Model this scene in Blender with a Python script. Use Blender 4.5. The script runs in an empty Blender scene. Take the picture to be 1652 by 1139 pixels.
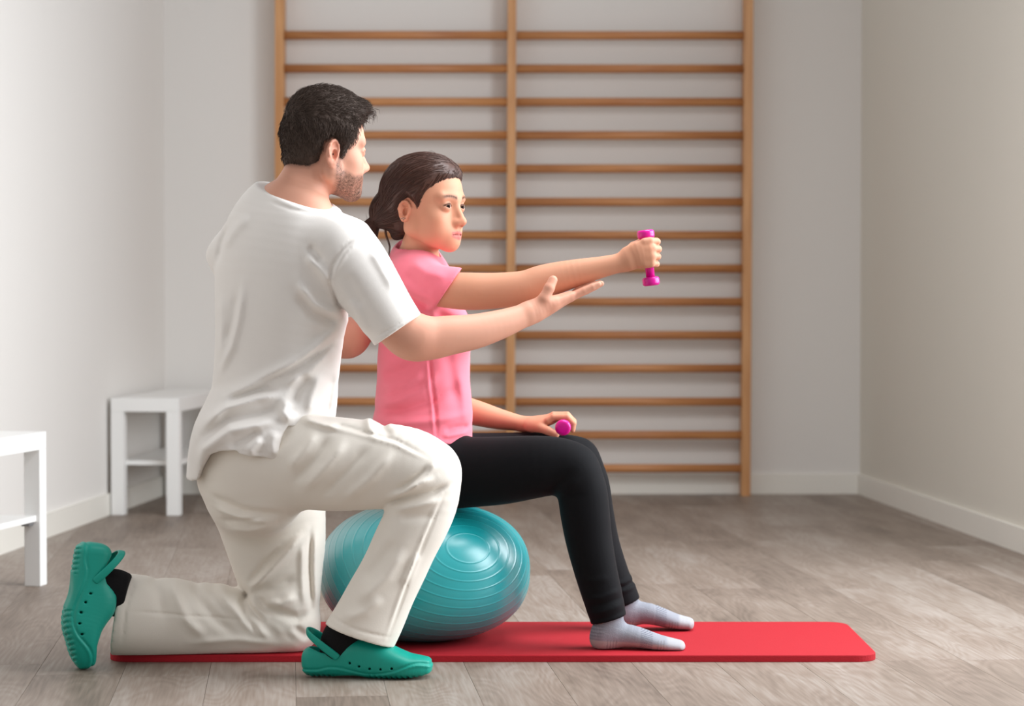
import bpy, math, random
import numpy as np
from mathutils import Vector, Matrix

# ------------------------------------------------------------------ camera
scene = bpy.context.scene
COL = scene.collection
F_PX, CAM_H, PITCH = 3700.0, 0.87, math.atan(99.5 / 3700.0)
cam_d = bpy.data.cameras.new('camera')
cam_d.sensor_width = 36.0
cam_d.lens = 36.0 * F_PX / 1652.0
cam_d.clip_end = 60
cam_d.dof.use_dof = True
cam_d.dof.focus_distance = 5.33
cam_d.dof.aperture_fstop = 3.6
cam = bpy.data.objects.new('camera', cam_d)
COL.objects.link(cam)
cam.location = (0, 0, CAM_H)
cam.rotation_euler = (math.pi / 2 - PITCH, 0, 0)
scene.camera = cam

# ------------------------------------------------------------------ light
world = bpy.data.worlds.new('world')
scene.world = world
world.use_nodes = True
world.node_tree.nodes['Background'].inputs[0].default_value = (0.97, 0.975, 1.0, 1)
world.node_tree.nodes['Background'].inputs[1].default_value = 0.47


def area_light(name, loc, target, sx, sy, power, color):
    d = bpy.data.lights.new(name, 'AREA')
    d.shape = 'RECTANGLE'
    d.size, d.size_y = sx, sy
    d.energy = power
    d.color = color
    o = bpy.data.objects.new(name, d)
    COL.objects.link(o)
    o.location = loc
    o.rotation_euler = (Vector(target) - Vector(loc)).to_track_quat('-Z', 'Y').to_euler()
    return o


area_light('window_daylight', (2.75, 5.6, 1.7), (-0.4, 6.2, 0.9), 2.9, 2.2, 190, (0.90, 0.95, 1.0))
area_light('ceiling_panel_light', (0.75, 5.45, 2.72), (0.75, 5.45, 0), 1.3, 1.3, 62, (0.95, 0.97, 1.0))
scene.view_settings.view_transform = 'Standard'
scene.view_settings.look = 'None'
scene.view_settings.gamma = 1.0
scene.view_settings.exposure = 0.1
scene.view_settings.use_curve_mapping = False


# ------------------------------------------------------------------ helpers
def srgb(r, g, b):
    def f(c):
        c /= 255.0
        return c / 12.92 if c <= 0.04045 else ((c + 0.055) / 1.055) ** 2.4
    return (f(r), f(g), f(b), 1.0)


def lin3(r, g, b):
    return np.array(srgb(r, g, b)[:3])


SP, CP = math.sin(PITCH), math.cos(PITCH)


def W(px, py, Y):
    """a point of the place: image column, image row, distance from the camera wall (m)"""
    u, v = (px - 826.0) / F_PX, (569.5 - py) / F_PX
    d = np.array([u, CP + v * SP, -SP + v * CP])
    p = d * (Y / d[1])
    return np.array([p[0], Y, p[2] + CAM_H])


def M(px, Y=5.35):
    return px * Y / F_PX


def tag(o, label=None, cat=None, group=None, kind=None):
    if label: o['label'] = label
    if cat: o['category'] = cat
    if group: o['group'] = group
    if kind: o['kind'] = kind
    return o


def empty(name, loc=(0, 0, 0), rz=0.0):
    o = bpy.data.objects.new(name, None)
    COL.objects.link(o)
    o.location = loc
    o.rotation_euler = (0, 0, rz)
    o.empty_display_size = 0.05
    return o


def link(name, me, parent=None, loc=None):
    o = bpy.data.objects.new(name, me)
    COL.objects.link(o)
    if parent is not None:
        o.parent = parent
        if loc is None:      # mesh given in world coordinates
            pm = Matrix.LocRotScale(parent.location, parent.rotation_euler, parent.scale)
            if parent.parent is not None:      # the parent is itself a mesh in world coordinates
                pm = Matrix()
            o.matrix_parent_inverse = pm.inverted()
    if loc is not None:
        o.location = loc
    return o


def pymesh(name, v, f, mat, smooth=False):
    me = bpy.data.meshes.new(name)
    me.from_pydata([tuple(x) for x in v], [], [tuple(x) for x in f])
    me.materials.append(mat)
    if smooth:
        me.polygons.foreach_set('use_smooth', [True] * len(me.polygons))
    me.update()
    return me


def box_mesh(name, x0, x1, y0, y1, z0, z1, mat, bevel=0.0):
    """box with chamfered edges"""
    import bmesh
    bm = bmesh.new()
    bmesh.ops.create_cube(bm, size=1.0)
    for v in bm.verts:
        v.co = Vector(((x0 + x1) / 2 + v.co.x * (x1 - x0), (y0 + y1) / 2 + v.co.y * (y1 - y0), (z0 + z1) / 2 + v.co.z * (z1 - z0)))
    if bevel > 0:
        bmesh.ops.bevel(bm, geom=bm.edges[:], offset=bevel, segments=2, affect='EDGES', profile=0.6)
    me = bpy.data.meshes.new(name)
    bm.to_mesh(me)
    bm.free()
    me.materials.append(mat)
    return me


def prism_mesh(name, poly, z0, z1, mat):
    """vertical prism over a plan polygon"""
    n = len(poly)
    v = [(x, y, z0) for x, y in poly] + [(x, y, z1) for x, y in poly]
    f = [tuple(range(n - 1, -1, -1)), tuple(range(n, 2 * n))]
    f += [(i, (i + 1) % n, n + (i + 1) % n, n + i) for i in range(n)]
    return pymesh(name, v, f, mat)


# ------------------------------------------------------------------ materials
def mat_new(name):
    m = bpy.data.materials.new(name)
    m.use_nodes = True
    nt = m.node_tree
    b = nt.nodes['Principled BSDF']
    return m, nt, b


def N(nt, kind, **kw):
    n = nt.nodes.new(kind)
    for k, v in kw.items():
        setattr(n, k, v)
    return n


def mat_plain(name, col, rough=0.6, bump=0.0, bscale=60.0, var=0.0, vscale=6.0, spec=0.5, sheen=0.0, stretch=(1, 1, 1)):
    m, nt, b = mat_new(name)
    b.inputs['Roughness'].default_value = rough
    b.inputs['Specular IOR Level'].default_value = spec
    if sheen:
        b.inputs['Sheen Weight'].default_value = sheen
    tc = N(nt, 'ShaderNodeTexCoord')
    mp = N(nt, 'ShaderNodeMapping')
    mp.inputs['Scale'].default_value = stretch
    nt.links.new(tc.outputs['Object'], mp.inputs['Vector'])
    nz = N(nt, 'ShaderNodeTexNoise')
    nz.inputs['Scale'].default_value = vscale
    nz.inputs['Detail'].default_value = 4
    nt.links.new(mp.outputs[0], nz.inputs['Vector'])
    mix = N(nt, 'ShaderNodeMix', data_type='RGBA')
    nt.links.new(nz.outputs['Fac'], mix.inputs['Factor'])
    c = np.array(col[:3])
    mix.inputs[6].default_value = (*(c * (1 - var)), 1)
    mix.inputs[7].default_value = (*np.clip(c * (1 + var), 0, 1), 1)
    nt.links.new(mix.outputs[2], b.inputs['Base Color'])
    if bump:
        n2 = N(nt, 'ShaderNodeTexNoise')
        n2.inputs['Scale'].default_value = bscale
        n2.inputs['Detail'].default_value = 3
        nt.links.new(mp.outputs[0], n2.inputs['Vector'])
        bp = N(nt, 'ShaderNodeBump')
        bp.inputs['Strength'].default_value = bump
        bp.inputs['Distance'].default_value = 0.002
        nt.links.new(n2.outputs['Fac'], bp.inputs['Height'])
        nt.links.new(bp.outputs[0], b.inputs['Normal'])
    return m


def mat_attr(name, rough=0.5, sss=0.0, bump=0.0, bscale=300.0, spec=0.4, sheen=0.0):
    """colour carried by the surface itself (skin, lips, stubble, knit)"""
    m, nt, b = mat_new(name)
    a = N(nt, 'ShaderNodeAttribute', attribute_name='Col')
    nt.links.new(a.outputs['Color'], b.inputs['Base Color'])
    b.inputs['Roughness'].default_value = rough
    bw = N(nt, 'ShaderNodeRGBToBW')            # dark hair and irises shine less than skin
    mr = N(nt, 'ShaderNodeMapRange')
    mr.inputs['From Min'].default_value = 0.01
    mr.inputs['From Max'].default_value = 0.16
    mr.inputs['To Min'].default_value = 0.0
    mr.inputs['To Max'].default_value = spec
    nt.links.new(a.outputs['Color'], bw.inputs[0])
    nt.links.new(bw.outputs[0], mr.inputs['Value'])
    nt.links.new(mr.outputs[0], b.inputs['Specular IOR Level'])
    if sheen:
        b.inputs['Sheen Weight'].default_value = sheen
    if sss:
        b.inputs['Subsurface Weight'].default_value = sss
        b.inputs['Subsurface Radius'].default_value = (1.0, 0.35, 0.2)
        b.inputs['Subsurface Scale'].default_value = 0.0025
    if bump:
        tc = N(nt, 'ShaderNodeTexCoord')
        n2 = N(nt, 'ShaderNodeTexNoise')
        n2.inputs['Scale'].default_value = bscale
        nt.links.new(tc.outputs['Object'], n2.inputs['Vector'])
        bp = N(nt, 'ShaderNodeBump')
        bp.inputs['Strength'].default_value = bump
        bp.inputs['Distance'].default_value = 0.001
        nt.links.new(n2.outputs['Fac'], bp.inputs['Height'])
        nt.links.new(bp.outputs[0], b.inputs['Normal'])
    return m


def mat_wood(name, c1, c2, axis=0, rough=0.45):
    m, nt, b = mat_new(name)
    b.inputs['Roughness'].default_value = rough
    tc = N(nt, 'ShaderNodeTexCoord')
    oi = N(nt, 'ShaderNodeObjectInfo')
    mp = N(nt, 'ShaderNodeMapping')
    s = [22, 22, 22]
    s[axis] = 1.6
    mp.inputs['Scale'].default_value = s
    add = N(nt, 'ShaderNodeVectorMath', operation='ADD')
    mul = N(nt, 'ShaderNodeMath', operation='MULTIPLY')
    mul.inputs[1].default_value = 37.0
    nt.links.new(oi.outputs['Random'], mul.inputs[0])
    nt.links.new(tc.outputs['Object'], add.inputs[0])
    nt.links.new(mul.outputs[0], add.inputs[1])
    nt.links.new(add.outputs[0], mp.inputs['Vector'])
    nz = N(nt, 'ShaderNodeTexNoise')
    nz.inputs['Scale'].default_value = 1.5
    nz.inputs['Detail'].default_value = 6
    nz.inputs['Distortion'].default_value = 0.6
    nt.links.new(mp.outputs[0], nz.inputs['Vector'])
    cr = N(nt, 'ShaderNodeValToRGB')
    cr.color_ramp.elements[0].position = 0.3
    cr.color_ramp.elements[1].position = 0.7
    cr.color_ramp.elements[0].color = c1
    cr.color_ramp.elements[1].color = c2
    nt.links.new(nz.outputs['Fac'], cr.inputs[0])
    nt.links.new(cr.outputs[0], b.inputs['Base Color'])
    return m


def mat_plank():
    m, nt, b = mat_new('plank_wood')
    L = nt.links.new
    tc = N(nt, 'ShaderNodeTexCoord')
    oi = N(nt, 'ShaderNodeObjectInfo')
    mul = N(nt, 'ShaderNodeMath', operation='MULTIPLY')
    mul.inputs[1].default_value = 91.0
    L(oi.outputs['Random'], mul.inputs[0])
    add = N(nt, 'ShaderNodeVectorMath', operation='ADD')
    L(tc.outputs['Object'], add.inputs[0])
    L(mul.outputs[0], add.inputs[1])
    # cathedral figure: rings of a stretched, bent field
    mp = N(nt, 'ShaderNodeMapping')
    mp.inputs['Scale'].default_value = (7.0, 1.5, 1.0)
    L(add.outputs[0], mp.inputs['Vector'])
    n1 = N(nt, 'ShaderNodeTexNoise')
    n1.inputs['Scale'].default_value = 1.0
    n1.inputs['Detail'].default_value = 1.5
    n1.inputs['Roughness'].default_value = 0.4
    L(mp.outputs[0], n1.inputs['Vector'])
    k = N(nt, 'ShaderNodeMath', operation='MULTIPLY')
    k.inputs[1].default_value = 120.0
    L(n1.outputs['Fac'], k.inputs[0])
    sn = N(nt, 'ShaderNodeMath', operation='SINE')
    L(k.outputs[0], sn.inputs[0])
    # fine streaks
    mp2 = N(nt, 'ShaderNodeMapping')
    mp2.inputs['Scale'].default_value = (150.0, 6.0, 1.0)
    L(add.outputs[0], mp2.inputs['Vector'])
    n2 = N(nt, 'ShaderNodeTexNoise')
    n2.inputs['Scale'].default_value = 1.0
    n2.inputs['Detail'].default_value = 4
    L(mp2.outputs[0], n2.inputs['Vector'])
    # broad tone
    mp3 = N(nt, 'ShaderNodeMapping')
    mp3.inputs['Scale'].default_value = (9.0, 1.6, 1.0)
    L(add.outputs[0], mp3.inputs['Vector'])
    n3 = N(nt, 'ShaderNodeTexNoise')
    n3.inputs['Scale'].default_value = 1.0
    n3.inputs['Detail'].default_value = 3
    L(mp3.outputs[0], n3.inputs['Vector'])

    def madd(a, s, c):
        q = N(nt, 'ShaderNodeMath', operation='MULTIPLY_ADD')
        L(a, q.inputs[0])
        q.inputs[1].default_value = s
        if isinstance(c, float):
            q.inputs[2].default_value = c
        else:
            L(c, q.inputs[2])
        return q.outputs[0]
    v = madd(sn.outputs[0], 0.034, 0.0)
    v = madd(n2.outputs['Fac'], 0.40, v)
    v = madd(n3.outputs['Fac'], 0.55, v)
    v = madd(oi.outputs['Random'], 0.16, v)
    cr = N(nt, 'ShaderNodeValToRGB')
    e = cr.color_ramp.elements
    e[0].position, e[0].color = 0.28, srgb(101, 88, 78)
    e[1].position, e[1].color = 0.82, srgb(166, 156, 147)
    q = e.new(0.55)
    q.color = srgb(138, 123, 111)
    L(v, cr.inputs[0])
    L(cr.outputs[0], b.inputs['Base Color'])
    b.inputs['Roughness'].default_value = 0.47
    b.inputs['Specular IOR Level'].default_value = 0.35
    bp = N(nt, 'ShaderNodeBump')
    bp.inputs['Strength'].default_value = 0.12
    bp.inputs['Distance'].default_value = 0.001
    L(n2.outputs['Fac'], bp.inputs['Height'])
    L(bp.outputs[0], b.inputs['Normal'])
    return m


MAT = dict(
    wall=mat_plain('wall_paint', srgb(226, 222, 217), 0.85, 0.08, 90, 0.012, 1.2, spec=0.2),
    wall_r=mat_plain('wall_paint_warm', srgb(219, 214, 203), 0.85, 0.08, 90, 0.02, 0.9, spec=0.2),
    base=mat_plain('baseboard_paint', srgb(233, 229, 220), 0.5, 0.02, 30, 0.01),
    plank=mat_plank(),
    sub=mat_plain('floor_joint', srgb(96, 84, 76), 0.8, 0, 1, 0.05),
    white=mat_plain('white_lacquer', srgb(238, 237, 234), 0.35, 0.02, 20, 0.01),
    wood_v=mat_wood('beech_post', srgb(188, 132, 82), srgb(213, 160, 108), 2),
    wood_h=mat_wood('beech_rung', srgb(166, 104, 60), srgb(200, 140, 88), 0),
    red=mat_plain('red_foam', srgb(172, 24, 37), 0.75, 0.25, 260, 0.05, 90, spec=0.3),
    ball=mat_plain('teal_vinyl', srgb(22, 166, 172), 0.33, 0.03, 400, 0.03, 5, spec=0.5),
    magenta=mat_plain('magenta_vinyl', srgb(214, 14, 142), 0.25, 0.04, 250, 0.08, 60, spec=0.5),
    green=mat_plain('green_clog_foam', srgb(2, 152, 134), 0.45, 0.05, 300, 0.03, 20, spec=0.4),
    black_sock=mat_plain('black_sock_knit', srgb(22, 21, 22), 0.9, 0.4, 500, 0.1, 200, spec=0.2),
    tunic=mat_plain('white_cotton_tunic', srgb(236, 231, 225), 0.85, 0.10, 420, 0.012, 14, spec=0.2, sheen=0.2),
    trousers=mat_plain('white_cotton_trousers', srgb(238, 231, 220), 0.85, 0.10, 420, 0.015, 14, spec=0.2, sheen=0.2),
    pink=mat_plain('pink_jersey', srgb(240, 122, 140), 0.85, 0.12, 350, 0.03, 18, spec=0.2, sheen=0.25),
    legging=mat_plain('black_leggings', srgb(13, 13, 16), 0.75, 0.12, 500, 0.06, 40, spec=0.12, sheen=0.03),
    sock=mat_attr('grey_knit_sock', 0.95, 0, 0.5, 420, 0.15),
    skin=mat_attr('skin', 0.5, 0.12, 0.06, 380, 0.22),
    hair_m=mat_plain('short_dark_hair', srgb(74, 60, 52), 0.65, 0.2, 300, 0.25, 130, spec=0.25),
    hair_w=mat_plain('long_dark_hair', srgb(72, 47, 38), 0.45, 0.2, 300, 0.3, 160, spec=0.35),
    black=mat_plain('black_elastic', srgb(16, 15, 16), 0.7, 0.2, 400, 0.05),
    metal=mat_plain('grey_metal', srgb(170, 172, 176), 0.3, 0, 1, 0.02),
    silver=mat_plain('silver_stud', srgb(205, 200, 190), 0.2, 0, 1, 0.02),
    thread=mat_plain('seam_thread', srgb(205, 196, 184), 0.9, 0, 1, 0.02),
)
MAT['ball'].node_tree.nodes['Principled BSDF'].inputs['Coat Weight'].default_value = 1.0
MAT['ball'].node_tree.nodes['Principled BSDF'].inputs['Coat Roughness'].default_value = 0.28
MAT['metal'].node_tree.nodes['Principled BSDF'].inputs['Metallic'].default_value = 0.9
MAT['silver'].node_tree.nodes['Principled BSDF'].inputs['Metallic'].default_value = 0.9

# ------------------------------------------------------------------ the room
YB, XL, XR, TILT = 9.84, -1.49, 1.495, math.tan(math.radians(5.3))


def xl(y): return XL - (YB - y) * TILT
def xr(y): return XR + (YB - y) * TILT


ZT = 2.75
wb = link('wall_back', prism_mesh('wall_back', [(XL - .3, YB), (XR + .3, YB), (XR + .3, YB + .12), (XL - .3, YB + .12)], 0, ZT, MAT['wall']))
tag(wb, kind='structure')
wl = link('wall_left', prism_mesh('wall_left', [(xl(2.2), 2.2), (xl(YB), YB), (xl(YB) - .12, YB), (xl(2.2) - .12, 2.2)], 0, ZT, MAT['wall']))
tag(wl, kind='structure')
# right wall: the tall window opening lies nearer than the frame reaches
WY0, WY1 = 3.6, 7.15


def rpoly(y0, y1, d=.12):
    return [(xr(y0), y0), (xr(y0) + d, y0), (xr(y1) + d, y1), (xr(y1), y1)]


def joined_prisms(name, parts, mat):
    vs, fs = [], []
    for poly, z0, z1 in parts:
        n, o = len(poly), len(vs)
        vs += [(x, y, z0) for x, y in poly] + [(x, y, z1) for x, y in poly]
        fs += [tuple(o + i for i in range(n - 1, -1, -1)), tuple(o + n + i for i in range(n))]
        fs += [(o + i, o + (i + 1) % n, o + n + (i + 1) % n, o + n + i) for i in range(n)]
    return pymesh(name, vs, fs, mat)


wr = link('wall_right', joined_prisms('wall_right', [(rpoly(WY1, YB), 0, ZT), (rpoly(2.2, WY0), 0, ZT), (rpoly(WY0, WY1), 0, .35), (rpoly(WY0, WY1), 2.6, ZT)], MAT['wall_r']))
tag(wr, kind='structure')
fr = [(rpoly(WY0, WY0 + .06, .06), .35, 2.6), (rpoly(WY1 - .06, WY1, .06), .35, 2.6), (rpoly((WY0 + WY1) / 2 - .03, (WY0 + WY1) / 2 + .03, .06), .35, 2.6),
      (rpoly(WY0 + .06, WY1 - .06, .06), .35, .41), (rpoly(WY0 + .06, WY1 - .06, .06), 2.54, 2.6)]
wf = link('window_1', joined_prisms('window_1', fr, MAT['white']))
tag(wf, kind='structure')
BH, BT = 0.084, 0.014
bb = link('baseboard_back', prism_mesh('baseboard_back', [(XL, YB - BT), (XR, YB - BT), (XR, YB), (XL, YB)], 0, BH, MAT['base']))
bl = link('baseboard_left', prism_mesh('baseboard_left', [(xl(2.2), 2.2), (xl(2.2) + BT, 2.2), (xl(YB - BT) + BT, YB - BT), (xl(YB - BT), YB - BT)], 0, BH, MAT['base']))
br = link('baseboard_right', prism_mesh('baseboard_right', [(xr(2.2), 2.2), (xr(YB - BT), YB - BT), (xr(YB - BT) - BT, YB - BT), (xr(2.2) - BT, 2.2)], 0, BH, MAT['base']))
for o in (bb, bl, br):
    tag(o, kind='structure')

# floor: sub-floor slab and its planks
floor = link('floor', box_mesh('floor', -3.2, 3.2, 1.5, YB + .1, -0.06, -0.0025, MAT['sub']))
tag(floor, kind='structure')
rng = random.Random(4)
PW, PL = 0.196, 1.30
pmesh = box_mesh('plank', -PW / 2 + .0003, PW / 2 - .0003, -PL / 2 + .0003, PL / 2 - .0003, -0.010, 0.0, MAT['plank'], 0.0006)
ang = math.radians(5.6)
ca, sa = math.cos(ang), math.sin(ang)
for i in range(-13, 15):
    off = rng.random() * PL
    for j in range(-5, 7):
        lx, ly = (i + .5) * PW, j * PL + off
        x = lx * ca - ly * sa
        y = 6.2 + lx * sa + ly * ca
        if y < 3.4 or y > YB + .45 or x < xl(min(y, YB)) - .45 or x > xr(min(y, YB)) + .45:
            continue
        p = link('plank', pmesh, floor, loc=(x, y, 0))
        p.rotation_euler = (0, 0, ang)

# wall bars
bars = tag(empty('wall_bars', (0.0, 9.77, 0)), 'double wooden wall bars fixed to the white back wall', 'wall bars')
PX = [(452, 451.5), (826, 823), (1207, 1202)]
for xa, xb in PX:
    a, b = W(xa, 0, 9.76), W(xb, 795, 9.76)
    w, y0, y1 = 0.0185, 9.722, 9.826
    slope = (a[0] - b[0]) / (a[2] - b[2])
    zt = 2.25
    xt, x0 = b[0] + slope * (zt - b[2]), b[0] - slope * b[2]
    v = [(x0 - w, y0, 0), (x0 + w, y0, 0), (x0 + w, y1, 0), (x0 - w, y1, 0), (xt - w, y0, zt), (xt + w, y0, zt), (xt + w, y1, zt), (xt - w, y1, zt)]
    f = [(3, 2, 1, 0), (4, 5, 6, 7), (0, 1, 5, 4), (1, 2, 6, 5), (2, 3, 7, 6), (3, 0, 4, 7)]
    link('post', pymesh('post', v, f, MAT['wood_v']), bars)


def oval_bar(name, length, ry, rz, mat, n=20):
    v, f = [], []
    for x in (-length / 2, length / 2):
        for k in range(n):
            t = 2 * math.pi * k / n
            v.append((x, ry * math.copysign(abs(math.cos(t)) ** .8, math.cos(t)), rz * math.copysign(abs(math.sin(t)) ** .8, math.sin(t))))
    f = [(k, (k + 1) % n, n + (k + 1) % n, n + k)[::-1] for k in range(n)] + [tuple(range(n)), tuple(range(2 * n - 1, n - 1, -1))]
    return pymesh(name, v, f, mat, True)


rl = oval_bar('rung', 0.952, 0.021, 0.0185, MAT['wood_h'])
rr = oval_bar('rung', 0.962, 0.021, 0.0185, MAT['wood_h'])
for k in range(14):
    y = 57 + k * 53.72
    for me, px, dy in ((rl, 638.5, 0), (rr, 1014.5 + 2 - k * .25, 0.3)):
        c = W(px, y + dy, 9.75)
        o = link('rung', me, bars, loc=tuple(c - np.array([0.0, 9.77, 0])))


# white benches
def bench(label, corner, ang, sgn):
    """corner: the front (or far) right corner on plan; local x to the left, local y along the length"""
    e = tag(empty('bench', (corner[0], corner[1], 0), ang), label, 'bench', 'narrow white benches along the left wall')
    wd, ln, h, t, lw = 0.27, 0.88, 0.455, 0.052, 0.05
    y0, y1 = (0, ln) if sgn > 0 else (-ln, 0)
    def put(n, *a, bev=.002, mat='white'):
        o = bpy.data.objects.new(n, box_mesh(n, *a, MAT[mat], bev))
        COL.objects.link(o)
        o.parent = e
        return o
    put('top', -wd, 0, y0, y1, h - t, h)
    for xx in (-wd, -lw):
        for yy in (y0, y1 - lw):
            put('leg', xx, xx + lw, yy, yy + lw, 0, h - t)
    sh = put('shelf', -wd + .012, -.012, y0 + lw, y1 - lw, .192, .210, bev=.001)
    for yy in (y0 + lw + .012, y1 - lw - .022):
        o = bpy.data.objects.new('bracket', box_mesh('bracket', -.045, -.02, yy - .010, yy + .02, .180, .192, MAT['metal'], .001))
        COL.objects.link(o)
        o.parent = sh
    return e


fx, fy = W(289, 833, 8.87)[:2]
bench('narrow white bench standing in the corner beside the wall bars', (fx, fy), math.radians(-6.0), 1)
nx, ny = W(76, 947, 6.79)[:2]
bench('narrow white bench cut off by the left edge, nearest the camera', (nx, ny), math.radians(-11.5), -1)

# ------------------------------------------------------------------ mat
MY0, MY1, MX0, MX1, MZ = 5.36, 5.905, W(172, 1064, 5.36)[0], W(1418, 1064, 5.36)[0], 0.017


def mat_mesh():
    r, n = 0.055, 10
    def ring(ins, z):
        o = []
        for cx, cy, a0 in ((MX1 - r, MY1 - r, 0), (MX0 + r, MY1 - r, 90), (MX0 + r, MY0 + r, 180), (MX1 - r, MY0 + r, 270)):
            for k in range(n + 1):
                a = math.radians(a0 + 90 * k / n)
                o.append((cx + (r - ins) * math.cos(a), cy + (r - ins) * math.sin(a), z))
        return o
    rs = [ring(.001, 0.0), ring(0, .0015), ring(0, MZ - .0025), ring(.0008, MZ - .0008), ring(.003, MZ)]
    m = len(rs[0])
    v = sum(rs, [])
    f = []
    for q in range(len(rs) - 1):
        f += [(q * m + i, q * m + (i + 1) % m, (q + 1) * m + (i + 1) % m, (q + 1) * m + i) for i in range(m)]
    f += [tuple(range(m - 1, -1, -1)), tuple((len(rs) - 1) * m + i for i in range(m))]
    return pymesh('exercise_mat', v, f, MAT['red'])


mato = tag(link('exercise_mat', mat_mesh()), 'long red foam exercise mat lying on the wooden floor', 'mat')

# ------------------------------------------------------------------ ball
BC = np.array([W(685, 925, 5.625)[0], 5.625, 0])
BRX, BRZ = 0.2585, 0.168


def ball_mesh():
    pole = np.array([0.42, -0.78, 0.46])
    pole /= np.linalg.norm(pole)
    e1 = np.cross(pole, [0, 0, 1.0]); e1 /= np.linalg.norm(e1)
    e2 = np.cross(pole, e1)
    nl, na = 120, 420
    lat = np.linspace(0, np.pi, na + 1)[1:-1]
    lon = np.linspace(0, 2 * np.pi, nl, endpoint=False)
    ridge = np.zeros_like(lat)
    for k in range(24):
        a = math.radians(12.0 + 7.3 * k)
        ridge += 0.0010 * np.exp(-((lat - a) / math.radians(0.38)) ** 2)
    d = (np.cos(lat)[:, None, None] * pole + np.sin(lat)[:, None, None] * (np.cos(lon)[None, :, None] * e1 + np.sin(lon)[None, :, None] * e2))
    q = 2.35
    nrm = (np.abs(d[..., 0]) ** q * 0 + (d[..., 0] ** 2 + d[..., 1] ** 2) ** (q / 2) + np.abs(d[..., 2]) ** q) ** (1 / q)
    p = d / nrm[..., None]
    p = p * np.array([BRX, BRX, BRZ]) + d * ridge[:, None, None]
    p[..., 2] += BRZ + MZ - .002
    v = p.reshape(-1, 3)
    top = (pole / ((pole[0] ** 2 + pole[1] ** 2) ** (q / 2) + abs(pole[2]) ** q) ** (1 / q)) * [BRX, BRX, BRZ] + [0, 0, BRZ + MZ - .002]
    bot = -(pole / ((pole[0] ** 2 + pole[1] ** 2) ** (q / 2) + abs(pole[2]) ** q) ** (1 / q)) * [BRX, BRX, BRZ] + [0, 0, BRZ + MZ - .002]
    v = np.vstack([v, top, bot])
    v[:, 2] = np.maximum(v[:, 2], MZ + .0002)
    f = []
    r = na - 1
    for i in range(r - 1):
        for j in range(nl):
            f.append((i * nl + j, (i + 1) * nl + j, (i + 1) * nl + (j + 1) % nl, i * nl + (j + 1) % nl))
    for j in range(nl):
        f.append((r * nl, j, (j + 1) % nl))
        f.append((r * nl + 1, (r - 1) * nl + (j + 1) % nl, (r - 1) * nl + j))
    return pymesh('exercise_ball', v, f, MAT['ball'], True)


ball = tag(link('exercise_ball', ball_mesh(), loc=(BC[0], BC[1], 0)), 'ribbed teal exercise ball squashed under the seated person', 'ball')


# ------------------------------------------------------------------ dumbbells
def lathe(name, prof, mat, n=28):
    """profile of (z, r) along the local z axis"""
    v, f = [], []
    for z, r in prof:
        for k in range(n):
            t = 2 * math.pi * k / n
            v.append((r * math.cos(t), r * math.sin(t), z))
    for i in range(len(prof) - 1):
        f += [(i * n + k, i * n + (k + 1) % n, (i + 1) * n + (k + 1) % n, (i + 1) * n + k) for k in range(n)]
    f += [tuple(range(n - 1, -1, -1)), tuple((len(prof) - 1) * n + k for k in range(n))]
    return pymesh(name, v, f, mat, True)


def dumbbell(a, b, label, rh=0.0205, rg=0.0105, th=0.021):
    a, b = np.array(a), np.array(b)
    c = (a + b) / 2
    h = np.linalg.norm(b - a) / 2
    e = empty('dumbbell', tuple(c))
    e.rotation_euler = Vector(b - a).to_track_quat('Z', 'X').to_euler()
    tag(e, label, 'dumbbell', 'small magenta dumbbells')
    hm = lathe('handle', [(-h + th * .8, rg), (h - th * .8, rg)], MAT['magenta'])
    o = bpy.data.objects.new('handle', hm); COL.objects.link(o); o.parent = e
    prof = [(-th / 2, rh * .55), (-th / 2 * .97, rh * .78), (-th / 2 * .75, rh * .95), (-th * .2, rh), (th * .2, rh), (th / 2 * .75, rh * .95), (th / 2 * .97, rh * .78), (th / 2, rh * .5)]
    mh = lathe('weight_head', prof, MAT['magenta'], 8 * 4)
    for s in (-1, 1):
        o = bpy.data.objects.new('weight_head', mh); COL.objects.link(o); o.parent = e
        o.location = (0, 0, s * (h - th / 2))
    return e


YD = 5.425
dumbbell(W(1051, 461, YD), W(1041, 371, YD), 'small magenta dumbbell held upright in the outstretched fist')
dumbbell(W(908, 690.5, 5.612), W(912, 681, 5.745), 'small magenta dumbbell resting across the black leggings under a hand', rh=.0195)

# ------------------------------------------------------------------ implicit surfaces for bodies, cloth and shoes
A = np.asarray


def smin(a, b, k):
    if k <= 0:
        return np.minimum(a, b)
    h = np.clip(0.5 + 0.5 * (a - b) / k, 0, 1)
    return a + (b - a) * h - k * h * (1 - h)


def smax(a, b, k):
    return -smin(-a, -b, k)


def sstep(x, a, b):
    t = np.clip((x - a) / (b - a), 0, 1)
    return t * t * (3 - 2 * t)


def f_cone(a, b, ra, rb):
    a, b = A(a, float), A(b, float)
    ab = b - a
    L2 = max(ab @ ab, 1e-12)
    def fn(P):
        t = np.clip(((P - a) @ ab) / L2, 0, 1)
        return np.sqrt((((P - a) - t[:, None] * ab) ** 2).sum(1)) - (ra + (rb - ra) * t)
    r = max(ra, rb)
    return fn, np.minimum(a, b) - r, np.maximum(a, b) + r


def f_ell(c, r, R=None):
    c, r = A(c, float), A(r, float)
    def fn(P):
        q = P - c
        if R is not None:
            q = q @ R
        k0 = np.sqrt(((q / r) ** 2).sum(1)) + 1e-9
        k1 = np.sqrt(((q / (r * r)) ** 2).sum(1)) + 1e-9
        return k0 * (k0 - 1) / k1
    m = r.max() if R is not None else r
    return fn, c - m, c + m


def rotm(ax, deg):
    return A(Matrix.Rotation(math.radians(deg), 3, ax))


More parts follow.
